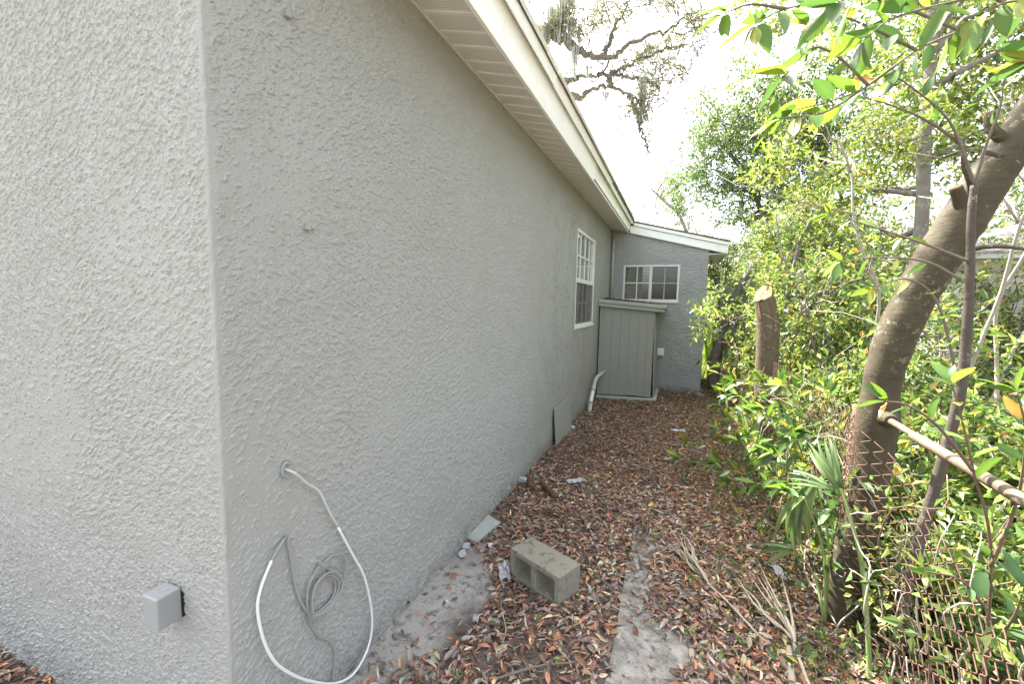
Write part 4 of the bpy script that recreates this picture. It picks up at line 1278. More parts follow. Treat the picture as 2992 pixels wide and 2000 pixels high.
# collar where the trunk has swallowed the rail
MB().tube(spline([(2.345, 2.68, 1.18), (2.34, 2.63, 1.18), (2.335, 2.585, 1.182)], 8), np.array([.058, .056, .053, .049, .045, .040, .034, .030, .026])[:len(spline([(0,0,0),(0,0,1),(0,0,2)], 8))], 14).build('collar', M['bark_main'], lt)
for P in ([(2.67, 2.66, 2.43), (2.52, 2.62, 2.46), (2.42, 2.6, 2.43)], [(2.50, 2.80, 1.98), (2.60, 2.6, 2.02), (2.68, 2.5, 2.0), (2.74, 2.48, 1.96)]):
    MB().tube(spline(P, 14), np.linspace(.012, .005, len(spline(P, 14))), 8, wob=.05, rs=rs).build('branch', M['bark_dark'], lt)
MB().tube(spline([(3.6, 2.8, 4.1), (3.1, 2.4, 3.5), (2.65, 2.05, 2.95), (2.42, 1.95, 2.72), tuple(G['branch_twigs'][0][0])], 30), np.linspace(.028, .009, 33)[:len(spline([(0,0,0)]*5, 30))], 9, wob=.04, rs=rs).build('branch', M['bark_dark'], lt)
leafy(lt, G['branch_twigs'], rs, .052, .098, .0045, .12, (7, 8, 5, 3, .9, .5), 4, 'twig', MASTER_SOFT, .5)
lf, lb = MB(), MB()
for c, r, n in (((1.0, 3.9, 5.7), .6, 170), ((1.5, 3.6, 5.9), .6, 150), ((3.7, 2.9, 4.6), .8, 260), ((4.3, 3.0, 5.2), .9, 260), ((3.2, 3.4, 4.9), .7, 200)):
    u = unit(rs.standard_normal((n, 3))) * rs.rand(n, 1) ** .4
    sprigs(lf, rs, np.array(c) + u * r, u + .4 * rs.standard_normal((n, 3)), .2, 7, .085, .034, MID, MW_)
    lb.tube(wander((3.7, 2.85, 4.3), c, rs), np.linspace(.03, .01, 7), 6)
lb.build('branches', M['bark_dark'], lt, kind='stuff')
lf.build('crown', M['leaf'], lt)

# ---- slim sapling in front of it
sp_ = thing('slim_sapling', (2.40, 2.45, 0), 'slim straight brown sapling crossing in front of the leaning trunk', 'sapling')
P = spline([(2.395, 2.44, -.05)] + [p for p in G['stem'][0][1:]], 50)
MB().tube(P, np.linspace(.025, .0125, len(P)), 12, wob=.02, rs=rs).build('stem', M['bark_dark'], sp_)
leafy(sp_, G['stem_twigs'], rs, .12, .085, .007, .3, (6, 8, 4, 3, .8, .6), 4, 'twig', MASTER_SOFT, .3)

# ---- sawn-off trunk with a vine
stp = thing('sawn_trunk', (2.33, 5.45, 0), 'tall sawn-off tree trunk with a pale slanting cut top', 'tree stump')
sp2 = spline([(2.335, 5.45, -.1), (2.33, 5.45, .3), (2.30, 5.45, .76), (2.285, 5.45, 1.2), (2.275, 5.45, 1.5), (2.24, 5.45, 1.72), (2.21, 5.45, 1.83)], 60)
rr = np.interp(sp2[:, 2], [-.1, .3, .8, 1.2, 1.5, 1.7, 1.83], [.14, .122, .114, .112, .116, .108, .098])
b = MB().tube(sp2, rr, 24, cap=False, wob=.012, rs=rs)
# slanted cut: extend the last ring to a plane facing left towards the path
nrm = np.array([-.60, -.58, .55]); nrm /= np.linalg.norm(nrm)
V = b.v[-1]
ring_ = V[-24:].copy()
ax = unit(sp2[-1] - sp2[-4])
ctr_ = np.array([2.205, 5.45, 1.865])
for q in range(24):
    s = ((ctr_ - ring_[q]) @ nrm) / (ax @ nrm)
    ring_[q] = ring_[q] + ax * s
V[-24:] = ring_
b.build('trunk', M['bark_tan'], stp)
b = MB(); b.add(ring_ + nrm * .001, [tuple(range(24))]); b.build('cut_face', M['cutwood'], stp)
b = MB(); b.add([(2.136, 5.39, 1.775), (2.150, 5.366, 1.77), (2.190, 5.362, 1.62), (2.182, 5.356, 1.58), (2.160, 5.385, 1.66)], [(0, 1, 2, 3, 4)]); b.build('bark_tear', M['cutwood'], stp)
vi = solo(MB().tube(spline([(2.20, 5.40, -.02)] + [(x - .005, 5.345 if 0 < k < 6 else 5.36, z) for k, (x, y, z) in enumerate(G['vine'][0])], 60), .012, 7, wob=.12, rs=rs),
          'vine', M['rust'], 'rusty brown vine stem twisting up the sawn-off trunk', 'vine')

# ---- chain-link fence
fe = thing('chain_link_fence', (2.33, 2.0, 0), 'rusty sagging chain-link fence with a pale weathered top rail', 'fence')
def ztop(y): return float(np.interp(y, [.6, 1.5, 1.85, 2.1, 2.4, 2.56, 2.75, 9.5], [.70, .74, .78, .86, 1.02, 1.13, 1.16, 1.16]))
def fx(y, z): return 2.33 - .125 * math.exp(-((y - 2.68) / .17) ** 2) + .018 * math.sin(y * 3.1 + z * 2) * (1 if y > 2.4 else 1.6) - .05 * max(0, 2.4 - y) * (1.1 - z)
k = 0
for y in np.arange(.9, 7.6, .054):
    zt = ztop(y)
    n_ = int(zt / .031)
    zt = n_ * .031
    pts = []
    for q in range(n_):
        z = zt - q * .031
        side = (n_ - q + k) % 2
        yy = y + (.029 if side else -.029) + .004 * math.sin(q * .7 + y * 9)
        if y < 2.5: yy += .02 * math.sin(z * 7 + y)
        pts.append((fx(yy, z) + (.003 if side else -.003), yy, z - .02 * max(0, 2.3 - y) * math.sin(z * 5 + y * 4)))
    P = []
    for a, c in zip(pts[:-1], pts[1:]):      # round the bends a little
        a, c = np.array(a), np.array(c)
        P += [a + (c - a) * .12, a + (c - a) * .88]
    MB().tube(np.array(P), (.0024 if y < 4 else .0017), 4, cap=False).build('wire', M['rust'], fe)
    k += 1
for P, r in (([(2.335, 2.60, 1.18), (2.333, 2.33, 1.174), (2.331, 2.27, 1.173)], .0155), ([(2.331, 2.36, 1.173), (2.331, 1.9, 1.166), (2.331, 1.4, 1.160), (2.335, .5, 1.155)], .0205)):
    MB().tube(spline(P, 12), r, 14).build('rail', M['rail'], fe)
for y in (3.06, 6.05, 9.1):
    MB().tube([(2.35, y, -.2), (2.35, y, 1.16)], .022, 12).build('post', M['rust'], fe)

# ---- glossy-leaved saplings along the fence
LAB = ['glossy laurel sapling arching left in front of the sawn-off trunk', 'taller glossy laurel sapling right of the sawn-off trunk', 'glossy laurel sapling reaching left between sawn-off trunk and palmetto',
       'broad-leaved laurel sapling between the sawn-off trunk and leaning tree', 'upright laurel sapling just left of the leaning tree', 'low laurel sapling at the path edge before the sawn-off trunk', 'laurel sapling arching out above the palm fan']
for k, P in enumerate(G['laurel']):
    rs = np.random.RandomState(60 + k)
    Q = [np.array(p) for p in P]
    b0 = np.array([Q[0][0] + .03, Q[0][1], -.02])
    t = thing('laurel_sapling', (b0[0], b0[1], 0), LAB[k], 'sapling', 'glossy saplings along the fence')
    main = [tuple(b0)] + [tuple(q) for q in Q[1:]]
    tw = [main]
    sp = spline(main, 24)
    for f in (.22, .35, .45, .55, .65, .75, .85):
        a = sp[int(f * (len(sp) - 1))]
        e = a + np.array([-.10 + .26 * rs.standard_normal(), -.10 + .24 * rs.standard_normal(), .08 + .12 * rs.rand()])
        tw.append([tuple(a), tuple((a + e) / 2 + [0, 0, .03]), tuple(e)])
    leafy(t, tw, rs, .075, .110, .004, .25, (6, 6, 7, 2.5, .7, .7), 5, 'twig')

LAB2 = ['leaning laurel sapling with silvery leaves at the foot of the sawn-off trunk', 'bushy laurel sapling under the fence rail left of the leaning tree', 'laurel sapling spilling over the path midway to the wing corner',
        'drooping laurel sapling behind the palmetto stalks', 'far laurel sapling at the path edge near the wing', 'small bushy laurel just left of the sawn-off trunk', 'laurel sapling tangled in the fence mesh right of the sawn-off trunk']
for k, (x, y, tx_, tz) in enumerate(((2.22, 4.7, 1.92, .75), (2.25, 3.4, 2.05, .95), (2.2, 5.3, 1.95, .8), (2.2, 3.05, 2.0, .7), (2.2, 6.6, 2.0, 1.0), (2.15, 5.0, 2.05, .6), (2.27, 4.1, 2.25, 1.15))):
    rs = np.random.RandomState(700 + k)
    t = thing('laurel_sapling', (x, y, 0), LAB2[k], 'sapling', 'glossy saplings along the fence')
    main = [(x, y, -.02), (x - .02, y - .03, tz * .45), ((x + tx_) / 2, y - .12, tz * .8), (tx_, y - .25, tz)]
    tw = [main]
    sp = spline(main, 24)
    for f in (.2, .32, .45, .55, .68, .8, .9):
        a = sp[int(f * (len(sp) - 1))]
        e = a + np.array([-.06 + .22 * rs.standard_normal(), -.10 + .26 * rs.standard_normal(), .07 + .11 * rs.rand()])
        tw.append([tuple(a), tuple((a + e) / 2 + [0, 0, .03]), tuple(e)])
    leafy(t, tw, rs, .07, .105, .004, .25, (6, 6, 7, 2.5, .7, .7), 5, 'twig')

rs = np.random.RandomState(81)
es = thing('edge_sapling', (2.41, 1.9, 0), 'leafy young tree close to the camera behind the sagging fence mesh', 'sapling')
E_ = [list(p) for p in G['edge']]
E_[0][0] = (2.43, 1.92, -.03)
leafy(es, E_, rs, .07, .085, .006, .2, (6, 6, 6, 3, .5, .6), 4, 'twig_brown', MASTER_SOFT)

# tangle of thin creeper stems over the fence and round the trunk foot
cr = thing('fence_creeper', (2.3, 2.3, 0), 'tangle of thin wiry creeper stems over the sagging fence mesh', 'creeper')
rs = np.random.RandomState(88)
for k in range(46):
    y = 1.1 + 3.4 * rs.rand(); x = 2.30 + .10 * rs.standard_normal()
    e = (2.28 + .22 * rs.standard_normal(), y + .45 * rs.standard_normal(), .35 + .9 * rs.rand())
    P = wander((x, y, -.02), e, rs, 12, .16)
    P[:, 2] = np.abs(P[:, 2])
    MB().tube(spline(P, 33), np.linspace(.0042, .0018, 34), 5).build('stem', M['pale_twig' if k % 3 else 'twig_brown'], cr)
lf = MB(); n = 260
y = 1.2 + 4.2 * rs.rand(n)
sprigs(lf, rs, np.stack([2.24 + .16 * rs.standard_normal(n), y, .06 + .85 * rs.rand(n) ** 1.3], -1), rs.standard_normal((n, 3)) + [0, 0, .4], .1, 4, .05, .024, MID, MW_)
lf.build('leaves', M['leaf'], cr)

# ---- palmetto beside the leaning tree
pm = thing('palmetto', (2.25, 2.31, 0), 'green palmetto with folded fan leaves on a long pale stalk', 'palm')
PC = [(.17, .24, .10), (.12, .19, .08), (.22, .29, .14), (.09, .15, .065)]
def blademesh(c, wd=.115):
    b = MB(); n = 9; V = []; C = []
    for i in range(n):
        t = i / (n - 1); w_ = wd * .5 * (math.sin(math.pi * (.12 + .88 * t) ** .8) if t < 1 else 0.) * (1.1 - .25 * t)
        for s in (-1, -.5, 0, .5, 1):
            V.append((s * w_, t, (abs(s) if abs(s) != .5 else .2) * w_ * .5 - .35 * t ** 2.6)); C.append([x * (1.15 if s in (-.5, .5) else .9) for x in c])
    F = np.array([[i * 5 + k, i * 5 + k + 1, (i + 1) * 5 + k + 1, (i + 1) * 5 + k] for i in range(n - 1) for k in range(4)])
    return b.add(V, [F], np.array(C), smooth=True).mesh('blade', M['leaf'])
BL = [blademesh(c) for c in PC]
def fan(parent, base, axis, up, spread, n, L, meshes, rs, jit=.08):
    axis = unit(np.array(axis)); up = unit(np.array(up) - axis * (np.array(up) @ axis)); sd = np.cross(axis, up)
    for k in range(n):
        a = (k / (n - 1) - .5) * spread + jit * rs.standard_normal()
        d = axis * math.cos(a) + sd * math.sin(a) + up * .12 * rs.standard_normal()
        nn = up + sd * .5 * math.sin(a) + .15 * rs.standard_normal(3)
        o = leafobj(parent, meshes[rs.randint(len(meshes))], base, d, nn, L * (1 - .25 * abs(a) / max(spread, .1)) * (.9 + .2 * rs.rand()))
        o.name = 'blade'
        
st_ = [(2.251, 2.30, -.06)] + [tuple(p) for p in G['palm_stalk'][0][1:]]
MB().tube(spline(st_, 30), np.linspace(.012, .006, 33)[:len(spline(st_, 30))], 9).build('stalk', simple('palm_stalk', (.20, .26, .09), .5, .1, 20, .1), pm)
rs = np.random.RandomState(91)
fan(pm, (2.113, 2.45, .853), (-.45, .25, .85), (-.5, -.8, .15), .75, 9, .26, BL, rs)
fan(pm, (2.10, 2.46, .83), (-.80, .25, .25), (-.2, -.5, .85), .6, 4, .22, BL, rs)
b0 = (2.16, 2.62, .02)
for base, ax_, n, L in (((2.02, 2.66, .70), (-.25, .1, -.95), 5, .46), ((2.08, 2.70, .78), (-.30, .2, -.8), 4, .44), ((2.02, 2.75, .35), (-.6, .25, -.35), 3, .30)):
    sk = spline([b0, ((b0[0] + base[0]) / 2 + .04, base[1], base[2] * .6), base], 14)
    MB().tube(sk, np.linspace(.009, .005, len(sk)), 7).build('stalk', MATS['palm_stalk'], pm)
    fan(pm, base, ax_, (-.75, -.6, .35), .5, n, L, BL, rs)

# dead fronds on the ground
DB = [bpy.data.meshes.new('x')]
def deadblade(wd, tw):
    b = MB(); n = 8; V = []
    for i in range(n):
        t = i / (n - 1); w_ = wd * .5 * (1 - t) ** .6
        for s in (-1, 0, 1): V.append((s * w_ + .03 * math.sin(tw * t * 4), t, abs(s) * w_ * .8 + .02 * math.sin(tw + t * 6)))
    F = np.array([[i * 3 + k, i * 3 + k + 1, (i + 1) * 3 + k + 1, (i + 1) * 3 + k] for i in range(n - 1) for k in range(2)])
    return b.add(V, [F]).mesh('blade', M['deadpalm'])
DB = [deadblade(.036, 1.), deadblade(.028, 2.2), deadblade(.042, 3.1)]
rs = np.random.RandomState(95)
f1 = thing('dead_frond', (1.58, 2.70, 0), 'dry beige fan frond lying flat at the edge of the path', 'palm frond')
fan(f1, (1.58, 2.70, .05), (-.42, .90, -.02), (0, 0, 1), .36, 18, .47, DB, rs, .06)
MB().tube(spline([(1.58, 2.70, .05), (1.68, 2.55, .06), (1.80, 2.37, .045), (1.95, 2.16, .03)], 16), np.linspace(.007, .005, 17)[:len(spline([(0,0,0)]*4, 16))], 7).build('stalk', M['deadpalm'], f1)
f2 = thing('dead_frond', (1.95, 2.35, 0), 'dry beige frond standing half upright before the leaning tree', 'palm frond')
fan(f2, (1.95, 2.34, .07), (-.35, .92, .22), (.1, -.3, 1), 1.0, 10, .44, DB, rs, .10)
MB().tube(spline([(1.95, 2.34, .07), (1.955, 2.25, .06), (1.97, 2.1, .04), (2.0, 1.9, .03)], 12), .008, 7).build('stalk', M['deadpalm'], f2)
f3 = thing('dead_frond', (1.55, 1.80, 0), 'broken dry frond strips over the path slab corner', 'palm frond')
fan(f3, (1.62, 1.78, .05), (-.65, .55, .02), (0, 0, 1), 1.2, 5, .30, DB, rs, .1)
MB().tube([(1.93, 2.33, .05), (1.90, 2.12, .03)], [.012, .018], 8).build('leaf_base', M['deadpalm'], f2)

# ---- grass tufts and seedlings
def seedling(x, y, h, n, seed, label, L=.06):
    rs = np.random.RandomState(seed)
    t = thing('seedling', (x, y, 0), label, 'seedling', 'seedlings at the path edge')
    tw = [[(x, y, -.01), (x + .03 * rs.standard_normal(), y + .03 * rs.standard_normal(), h * .6), (x + .05 * rs.standard_normal(), y + .05 * rs.standard_normal(), h)]]
    leafy(t, tw, rs, h / n, L, .0025, .35, (5, 6, 7, 3, .4, .3), 3, 'twig')
for k, (x, y, h, n, l) in enumerate(((1.90, 2.18, .14, 5, 'small glossy seedling beside the half-upright dead frond'), (1.85, 3.05, .28, 6, 'leafy seedling standing at the path edge left of the palmetto'),
                                     (1.93, 3.35, .34, 6, 'thin seedling behind the palmetto with grey-green leaves'), (1.78, 2.9, .16, 4, 'little bright seedling in the leaves near the flat dead frond'),
                                     (2.05, 4.4, .25, 6, 'seedling at the path edge below the laurel saplings'), (2.0, 5.0, .3, 6, 'seedling in the leaves beyond the laurel saplings'),
                                     (2.06, 3.85, .3, 6, 'seedling under the arching laurel leaves'), (2.0, 6.3, .35, 6, 'far seedling at the path edge beyond the sawn-off trunk'))):
    seedling(x, y, h, n, 100 + k, l)
b = MB(); q = np.random.RandomState(120)
for cx_, cy_, n in ((1.85, 2.62, 26), (1.72, 2.72, 14), (2.02, 2.28, 20), (1.98, 2.9, 20), (2.2, 2.5, 20), (2.1, 1.95, 26), (.45, 2.36, 5), (.72, 2.30, 4)):
    for _ in range(n):
        x, y = cx_ + .05 * q.standard_normal(), cy_ + .05 * q.standard_normal()
        h = .06 + .12 * q.rand(); d = unit(np.array([q.standard_normal(), q.standard_normal(), 1.6]))
        P = np.array([[x, y, 0.0], [x + d[0] * h * .5, y + d[1] * h * .5, h * .6], [x + d[0] * h * 1.2, y + d[1] * h * 1.2, h * .85]])
        b.tube(P, [.0022, .0018, .0004], 3, C=np.array([.10, .17, .04]) * (.7 + .6 * q.rand()))
tag(b.build('grass', M['leaf']), 'sparse green grass blades at the path edge', kind='stuff')
# creeping green bits in the litter
b = MB(); n = 1500
x = 2.45 - 1.0 * q.rand(n) ** 2.2; y = 1.4 + 9 * q.rand(n)
sprigs(b, q, np.stack([x, y, np.full(n, .015)], -1), np.stack([q.standard_normal(n), q.standard_normal(n), .7 + q.rand(n)], -1), .06, 4, .032, .017, MID, MW_)
tag(b.build('ground_cover', M['leaf']), 'low green creeping plants at the foot of the fence', kind='stuff')
# ground cover beyond the fence
b = MB(); n = 9000
x = 2.45 + 5.5 * q.rand(n) ** 1.3; y = .8 + 13 * q.rand(n)
sprigs(b, q, np.stack([x, y, .03 + .12 * q.rand(n)], -1), np.stack([q.standard_normal(n), q.standard_normal(n), 1.2 + q.rand(n)], -1), .14, 5, .06, .028, YEL, YW_)
tag(b.build('ground_cover', M['leaf']), 'sunlit yellow-green ground plants beyond the fence', kind='stuff')

# ---- thickets and trees beyond the fence
def shrub(x, y, h, r, seed, label, n=5, cols=YEL, wts=YW_, leaf=(.075, .032), dens=170, group='shrubs beyond the fence', bark='bark_grey'):
    rs = np.random.RandomState(seed)
    trunks, cl = [], []
    for k in range(n):
        e = (x + r * .8 * rs.standard_normal(), y + r * .8 * rs.standard_normal(), h * (.55 + .5 * rs.rand()))
        trunks.append(([(x + .05 * rs.standard_normal(), y + .05 * rs.standard_normal(), -.03), ((x + e[0]) / 2 + .1 * rs.standard_normal(), (y + e[1]) / 2, e[2] * .5), e], .012 + .004 * h, .006))
        cl.append((e, (r * .75, r * .75, r * .6), dens))
        cl.append((((x + e[0]) / 2, (y + e[1]) / 2, e[2] * .55), (r * .7, r * .7, r * .5), int(dens * .5)))
    tree('shrub', label, 'shrub', trunks, cl, leaf, cols, wts, seed + 500, bark, group, 'leaf_far', .16, 6, 4, crown='leaves', limb=False)


for k, (a, l) in enumerate((((2.95, 4.4, 1.5, .42), 'yellow-green shrub showing just left of the leaning trunk above the rail'), ((3.3, 5.6, 2.1, .55), 'tall yellow-green shrub behind the leaning trunk at mid height'),
                            ((2.85, 6.6, 1.9, .5), 'yellow-green shrub right behind the sawn-off trunk'), ((3.5, 7.3, 2.4, .6), 'tall yellow-green shrub between sawn-off trunk and leaning trunk'),
                            ((3.0, 8.2, 2.0, .6), 'yellow-green shrub next to the cut top of the sawn-off trunk'), ((4.0, 9.4, 2.2, .6), 'farther yellow-green shrub between the two trunks'),
                            ((3.7, 9.9, 2.4, .7), 'back-row yellow-green shrub right of the sawn-off trunk'), ((2.75, 10.2, 1.9, .5), 'yellow-green shrub seen between wing corner and sawn-off trunk'),
                            ((3.3, 3.7, 1.0, .4), 'waist-high yellow-green shrub beside the slim sapling'), ((4.9, 7.0, .7, .5), 'low far bush under the white neighbouring house'), ((5.5, 7.6, 2.3, .6), 'tall loose shrub in front of the white neighbouring house'))):
    shrub(*a, 130 + k, l)
for k, (a, l) in enumerate((((3.9, 4.9, .7, .5), 'low yellow-green bush behind the rail right of the slim sapling'), ((4.4, 5.6, .8, .6), 'low yellow-green bush at the right picture edge below the neighbouring house'),
                            ((2.62, 2.65, .45, .22), 'small bush behind the sagging mesh at the foot of the slim sapling'), ((2.85, 3.05, .55, .28), 'small bush behind the mesh just right of the slim sapling'), ((3.1, 3.4, .6, .32), 'small bright bush under the rail near the picture edge'))):
    shrub(*a, 150 + k, l, 3, dens=150, group='low bushes behind the rail')
for k, (a, l) in enumerate((((2.5, 13.5, 2.6, .8), 'bright shrub closing the far end of the path past the wing'), ((3.8, 13.2, 3.0, .9), 'far shrub behind the cut top of the sawn-off trunk'), ((1.9, 16.0, 3.0, .9), 'farthest shrub just past the wing corner'),
                            ((3.0, 16.5, 3.4, 1.1), 'tall far shrub right of the wing eave'), ((5.2, 12.6, 3.0, 1.0), 'far shrub showing left of the leaning trunk'), ((4.6, 16.2, 3.8, 1.2), 'tall far shrub above the sawn-off trunk'),
                            ((6.4, 15.5, 3.6, 1.2), 'tall far shrub beside the neighbouring house wall'), ((2.35, 11.7, 1.5, .35), 'sunny knee-high shrub at the path bend behind the wing'), ((2.9, 11.9, 2.2, .5), 'sunny shrub among the mossy trunks'))):
    shrub(*a, 160 + k, l, 5, YEL, YW_, (.09, .04), 150, 'shrubs at the far end of the path')
# thin bare pale stems standing and leaning through the thicket
rs = np.random.RandomState(175)
for k in range(16):
    x, y = 2.6 + 2.0 * rs.rand(), 3.4 + 5.2 * rs.rand()
    h = 1.6 + 1.9 * rs.rand(); lx, ly = .55 * rs.standard_normal(), .4 * rs.standard_normal()
    t = thing('bare_sapling', (x, y, 0), 'thin bare pale stem leaning through the yellow-green thicket', 'sapling', 'bare pale stems in the thicket')
    P = wander((x, y, -.03), (x + lx, y + ly, h), rs, 9, .05)
    MB().tube(spline(P, 24), np.linspace(.016, .006, 25), 7, wob=.05, rs=rs).build('stem', M['pale_twig'], t)
    for _ in range(6):
        a = P[rs.randint(3, 9)]
        e = a + np.array([.35 * rs.standard_normal(), .35 * rs.standard_normal(), .25 + .3 * rs.rand()])
        MB().tube(wander(a, e, rs, 6, .12), np.linspace(.007, .0025, 6), 5).build('twig', M['pale_twig'], t)
# sword-leaved plant at the corner of the wing
b = MB(); q = np.random.RandomState(180)
sw = thing('sword_plant', (2.05, 11.2, 0), 'upright sword-leaved plant just past the wing corner', 'plant')
SWM = []
for c in ((.13, .20, .05), (.20, .25, .08)):
    mb_ = MB(); V = []
    for i in range(6):
        t = i / 5
        for s in (-1, 0, 1): V.append((s * .03 * (1 - t) ** .5, t, abs(s) * .01 + .06 * t * t))
    SWM.append(mb_.add(V, [np.array([[i * 3 + k, i * 3 + k + 1, i * 3 + k + 4, i * 3 + k + 3] for i in range(5) for k in range(2)])], np.tile(c, (18, 1))).mesh('blade', M['leaf']))
for k in range(34):
    o = leafobj(sw, SWM[q.randint(2)], (2.05 + .14 * q.standard_normal(), 11.2 + .2 * q.standard_normal(), -.02), (.15 * q.standard_normal(), .15 * q.standard_normal(), 1), (q.standard_normal(), -1, 0), .9 + .5 * q.rand())
    o.name = 'blade'

def cl(key, r, n, dz=0., jit=.25, seed=0):
    q = np.random.RandomState(seed)
    return [((x + jit * q.standard_normal(), y + 2 * jit * q.standard_normal(), z + dz), r, n) for x, y, z in G[key][0]]
tree('bay_tree', 'dense dark green tree with mossy crooked trunk beyond the wing', 'tree',
     [([(2.12, 9.5, -.05)] + G['mossy'][0], .095, .06), ([(2.3, 9.3, -.05)] + G['mossy2'][0], .06, .03), (G['mossy'][0][-2:] + [(3.0, 10.6, 3.6), (2.6, 11, 4.6)], .06, .03), (G['mossy4'][0], .035, .02)],
     cl('darkclump', .62, 330, 0, .2, 1), (.085, .034), DRK, DW_, 201, 'bark_grey')
tree('oak_tree', 'tall mid-green tree rising above the dark crown', 'tree', [([(4.4, 11.5, -.05), (4.2, 11.2, 2.5), (3.9, 10.5, 4.5), (3.7, 10, 6)], .13, .04)],
     cl('highclump', .8, 330, 0, .3, 2), (.085, .036), MID, MW_, 202, 'bark_grey')
tree('slender_tree', 'pale slender tree with sunny yellow-green leaves reaching out of the picture', 'tree', [([(3.62, 6, -.05)] + G['pale'][0], .075, .045)],
     cl('rightclump', .62, 210, 0, .3, 3), (.085, .036), [(.14, .20, .05), (.21, .26, .065), (.09, .14, .04), (.30, .29, .08)], (9, 9, 6, 3), 203, 'bark_grey')
tree('understorey_tree', 'bright low tree filling the gap behind the sawn-off trunk', 'tree', [(G['small1'][0] + [(3.2, 7, 2.2)], .05, .02), (G['small2'][0], .035, .015), (G['small3'][0], .02, .01)],
     [((x + max(0, .95 * (3.0 - x)), y, z), r_, n_) for (x, y, z), r_, n_ in cl('midclump', .50, 190, 0, .3, 4)], (.08, .034), YEL, YW_, 204, 'bark_grey')
tree('budding_tree', 'thin pale yellow tree showing over the wing roof', 'tree', [([(2.2, 15, -.05), (2.0, 15, 2)] + G['farTree'][0], .09, .02)],
     cl('farclump', .55, 150, 0, .3, 5), (.07, .03), PALE, PW_, 205, 'bark_grey')
tree('bare_mossy_tree', 'grey crooked trunk with hanging moss at the wing corner', 'tree', [([(2.1, 9.9, -.05), (2.12, 9.8, .6)] + G['mossy3'][0], .07, .04), ([(2.2, 10.2, -.05), (2.25, 10.2, 1.0), (2.2, 10.2, 2.1)], .05, .03)],
     [((2.1, 9.9, 2.3), .4, 120), ((2.3, 10.3, 2.6), .5, 150)], (.08, .034), MID, MW_, 206, 'bark_grey')

# far tall trees closing the view behind everything
for k, (x, y, z, r, n, l) in enumerate(((6.5, 18, 4.2, 1.9, 900, 'broad green tree far behind the thicket on the right'), (9.5, 14, 4.6, 2.0, 900, 'large green tree beside the white neighbouring house'), (4.0, 21, 3.6, 1.7, 800, 'rounded far tree behind the path end'))):
    tree('far_tree', l, 'tree', [([(x, y, -.1), (x, y, z * .5), (x + .3, y, z)], .18, .08)], [((x + dx, y + dy, z + dz), r * .75, n // 3) for dx, dy, dz in ((0, 0, 0), (-r * .6, -.3, -.4), (r * .6, .3, .5), (.2, 0, r * .8), (-.3, -.2, -r * .9))],
         (.13, .06), MID, MW_, 210 + k, 'bark_grey', 'far trees', slen=.3)

# ---- live oak over the roof
rs = np.random.RandomState(230)
ok = thing('live_oak', (-7.5, 20.5, 0), 'big live oak hung with grey moss, its crooked limbs above the roof', 'tree')
MB().tube(spline([(-7.5, 20.5, -.1), (-7.4, 20.4, 3), (-7.2, 20.3, 7), (-7.0, 20.2, 10.5), (-6.8, 20.2, 13.5)], 20), np.linspace(.55, .30, 21)[:len(spline([(0,0,0)]*5, 20))], 16, wob=.03, rs=rs).build('trunk', M['bark_grey'], ok)
R0 = [.24, .12, .10, .17, .17, .10, .09, .07]
for k, P in enumerate(G['oak']):
    P = [tuple(p) for p in P]
    if k in (0, 3, 4): P = [(-7.0, 20.2, {0: 13.0, 3: 10.2, 4: 9.2}[k])] + P
    sp = spline(P, 60)
    sp[1:-1] += .05 * rs.standard_normal((len(sp) - 2, 3))
    MB().tube(sp, np.linspace(R0[k], .035, len(sp)), 9, wob=.05, rs=rs).build('limb', M['bark_grey'], ok)
lf, tw = MB(), MB()
for c in G['oakclump'][0]:
    c = np.array(c); c[1] += .8 * rs.standard_normal()
    for _ in range(9):
        e = c + rs.standard_normal(3) * [.75, .9, .6]
        P = wander(c + rs.standard_normal(3) * .2, e, rs, 6, .25)
        tw.tube(P, np.linspace(.028, .008, 6), 4)
        n = 30
        Q = P[rs.randint(1, 6, n)] + .16 * rs.standard_normal((n, 3))
        sprigs(lf, rs, Q, rs.standard_normal((n, 3)), .14, 5, .075, .032, OAK, (8, 6, 5, 2), clumpcol=.15)
for P in G['oak']:
    sp = spline(P, 30)
    for _ in range(16):
        a = sp[rs.randint(4, len(sp))]
        e = a + rs.standard_normal(3) * [.5, .5, .4]
        Q = wander(a, e, rs, 6, .3); tw.tube(Q, np.linspace(.025, .007, 6), 4)
        sprigs(lf, rs, Q[rs.randint(2, 6, 9)] + .1 * rs.standard_normal((9, 3)), rs.standard_normal((9, 3)), .14, 5, .075, .032, OAK, (8, 6, 5, 2), clumpcol=.15)
tw.build('branches', M['bark_grey'], ok, kind='stuff')
lf.build('crown', M['leaf_far'], ok)
def mossclump(parent, c, L, W, n, rs, name='moss', SCM=1.):
    b = MB()
    for _ in range(n):
        x, y = c[0] + W * rs.standard_normal(), c[1] + W * rs.standard_normal()
        l = L * (.4 + .6 * rs.rand()); z = np.linspace(0, -l, 8)
        P = np.stack([x + .04 * np.cumsum(rs.standard_normal(8)) * W * 2 + (c[0] - x) * .5 * -z / L, y + .03 * np.cumsum(rs.standard_normal(8)) * W * 2, c[2] + z], -1)
        b.tube(P, np.linspace(.034, .014, 8) * (W * 5 + .25) * SCM, 3)
    b.build(name, M['moss'], parent)
for (x, y, z), L, W, n in zip(G['moss'][0], (1.6, 2.0, 1.6, 1.5, .9, 2.2, .8, 1.4, 1.5, .9), (.16, .2, .18, .1, .1, .10, .09, .14, .14, .08), (50, 60, 50, 30, 20, 40, 16, 36, 40, 16)):
    mossclump(ok, (x, y, z), L, W, n, rs)
ms = thing('hanging_moss', (2.25, 9.75, 2.2), 'pale spanish moss strands hanging beside the wing corner', 'moss')
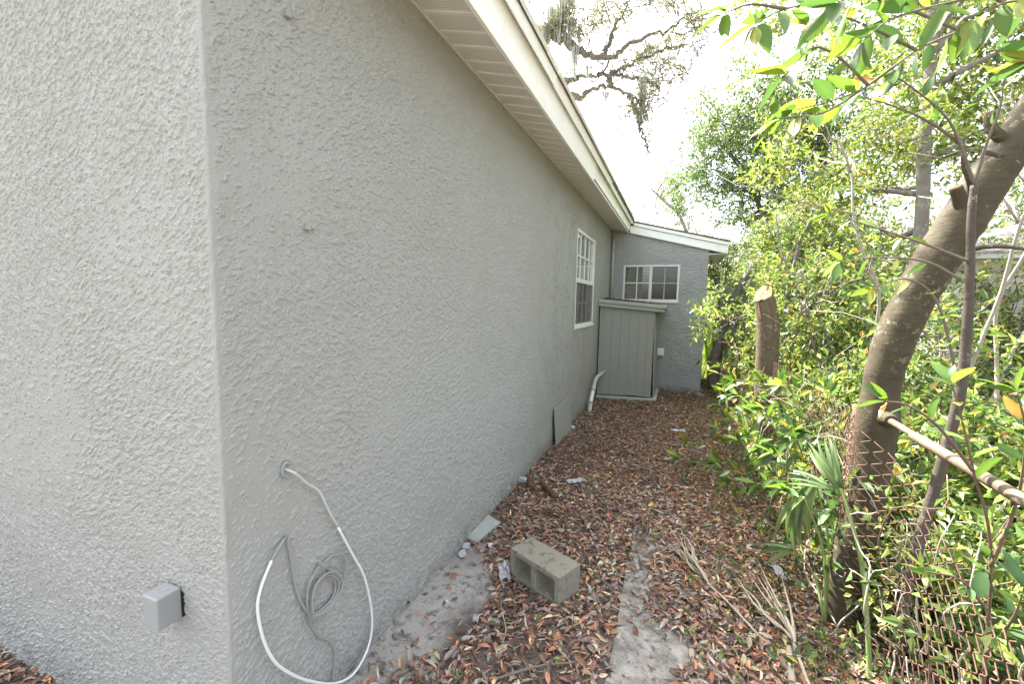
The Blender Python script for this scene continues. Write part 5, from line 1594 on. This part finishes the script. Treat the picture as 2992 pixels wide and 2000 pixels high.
mossclump(ms, (2.16, 9.7, 2.15), .75, .05, 46, rs, 'strands', .35); mossclump(ms, (2.27, 9.75, 2.1), .9, .05, 46, rs, 'strands', .35)

# ---- neighbouring house, white, beyond the thicket
nh = thing('neighbour_house', (8, 11, 0), 'white neighbouring house with a grey shingle roof behind the trees', 'house')
XN, YN = 5.65, 9.0
wn = simple('white_siding', (.66, .65, .62), .6, .04, 6, .1)
for z in np.arange(-.1, 2.5, .19):      # lap siding boards on both visible faces
    b = MB().hexa([(XN - .018, YN, z), (XN, YN, z), (XN, 20, z), (XN - .018, 20, z), (XN - .004, YN, z + .20), (XN, YN, z + .20), (XN, 20, z + .20), (XN - .004, 20, z + .20)])
    b.build('siding_board', wn, nh)
    b = MB().hexa([(XN, YN - .018, z), (14, YN - .018, z), (14, YN, z), (XN, YN, z), (XN, YN - .004, z + .20), (14, YN - .004, z + .20), (14, YN, z + .20), (XN, YN, z + .20)])
    b.build('siding_board', wn, nh)
MB().box((XN + .001, YN + .001, -.1), (14, 20, 2.56)).build('wall', wn, nh)
MB().box((XN - .025, YN - .025, -.1), (XN + .06, YN + .06, 2.5)).build('corner_board', wn, nh)
b = MB()
e = .45
b.hexa([(XN - e, YN - e, 2.52), (14, YN - e, 2.52), (14, 20, 2.52), (XN - e, 20, 2.52), (XN - e, YN - e, 2.60), (14, YN - e, 2.60), (14, 20, 2.60), (XN - e, 20, 2.60)])
b.build('eave', wn, nh)
b = MB()
b.add([(XN - e - .03, YN - e - .03, 2.602), (14, YN - e - .03, 2.602), (14, 20, 2.602), (XN - e - .03, 20, 2.602), (XN + 3.6, YN + 3.8, 4.1), (14, YN + 3.8, 4.1), (14, 16, 4.1), (XN + 3.6, 16, 4.1)],
      [(0, 3, 2, 1), (4, 5, 6, 7), (0, 1, 5, 4), (1, 2, 6, 5), (2, 3, 7, 6), (3, 0, 4, 7)])
b.build('roof', simple('grey_shingles', (.085, .08, .078), .9, .2, 60, .6, .01), nh)
# climbing stems on its shaded wall
vn = thing('climbing_vine', (6.2, 8.9, 0), 'bare tangled climbing stems on the white neighbouring wall', 'vine')
b = MB(); lf = MB(); rs = np.random.RandomState(260)
for _ in range(190):
    x = 5.7 + 1.5 * rs.rand(); P = np.stack([x + np.cumsum(.07 * rs.standard_normal(9)), np.full(9, YN - .06) + .03 * rs.standard_normal(9), np.linspace(0, .8 + 1.6 * rs.rand(), 9)], -1)
    b.tube(P, .006, 4)
    sprigs(lf, rs, P[[2, 3, 4, 5, 6, 7, 8]], rs.standard_normal((7, 3)), .14, 5, .06, .03, MID, MW_)
b.build('stems', M['stick'], vn)
lf.build('leaves', M['leaf_far'], vn)
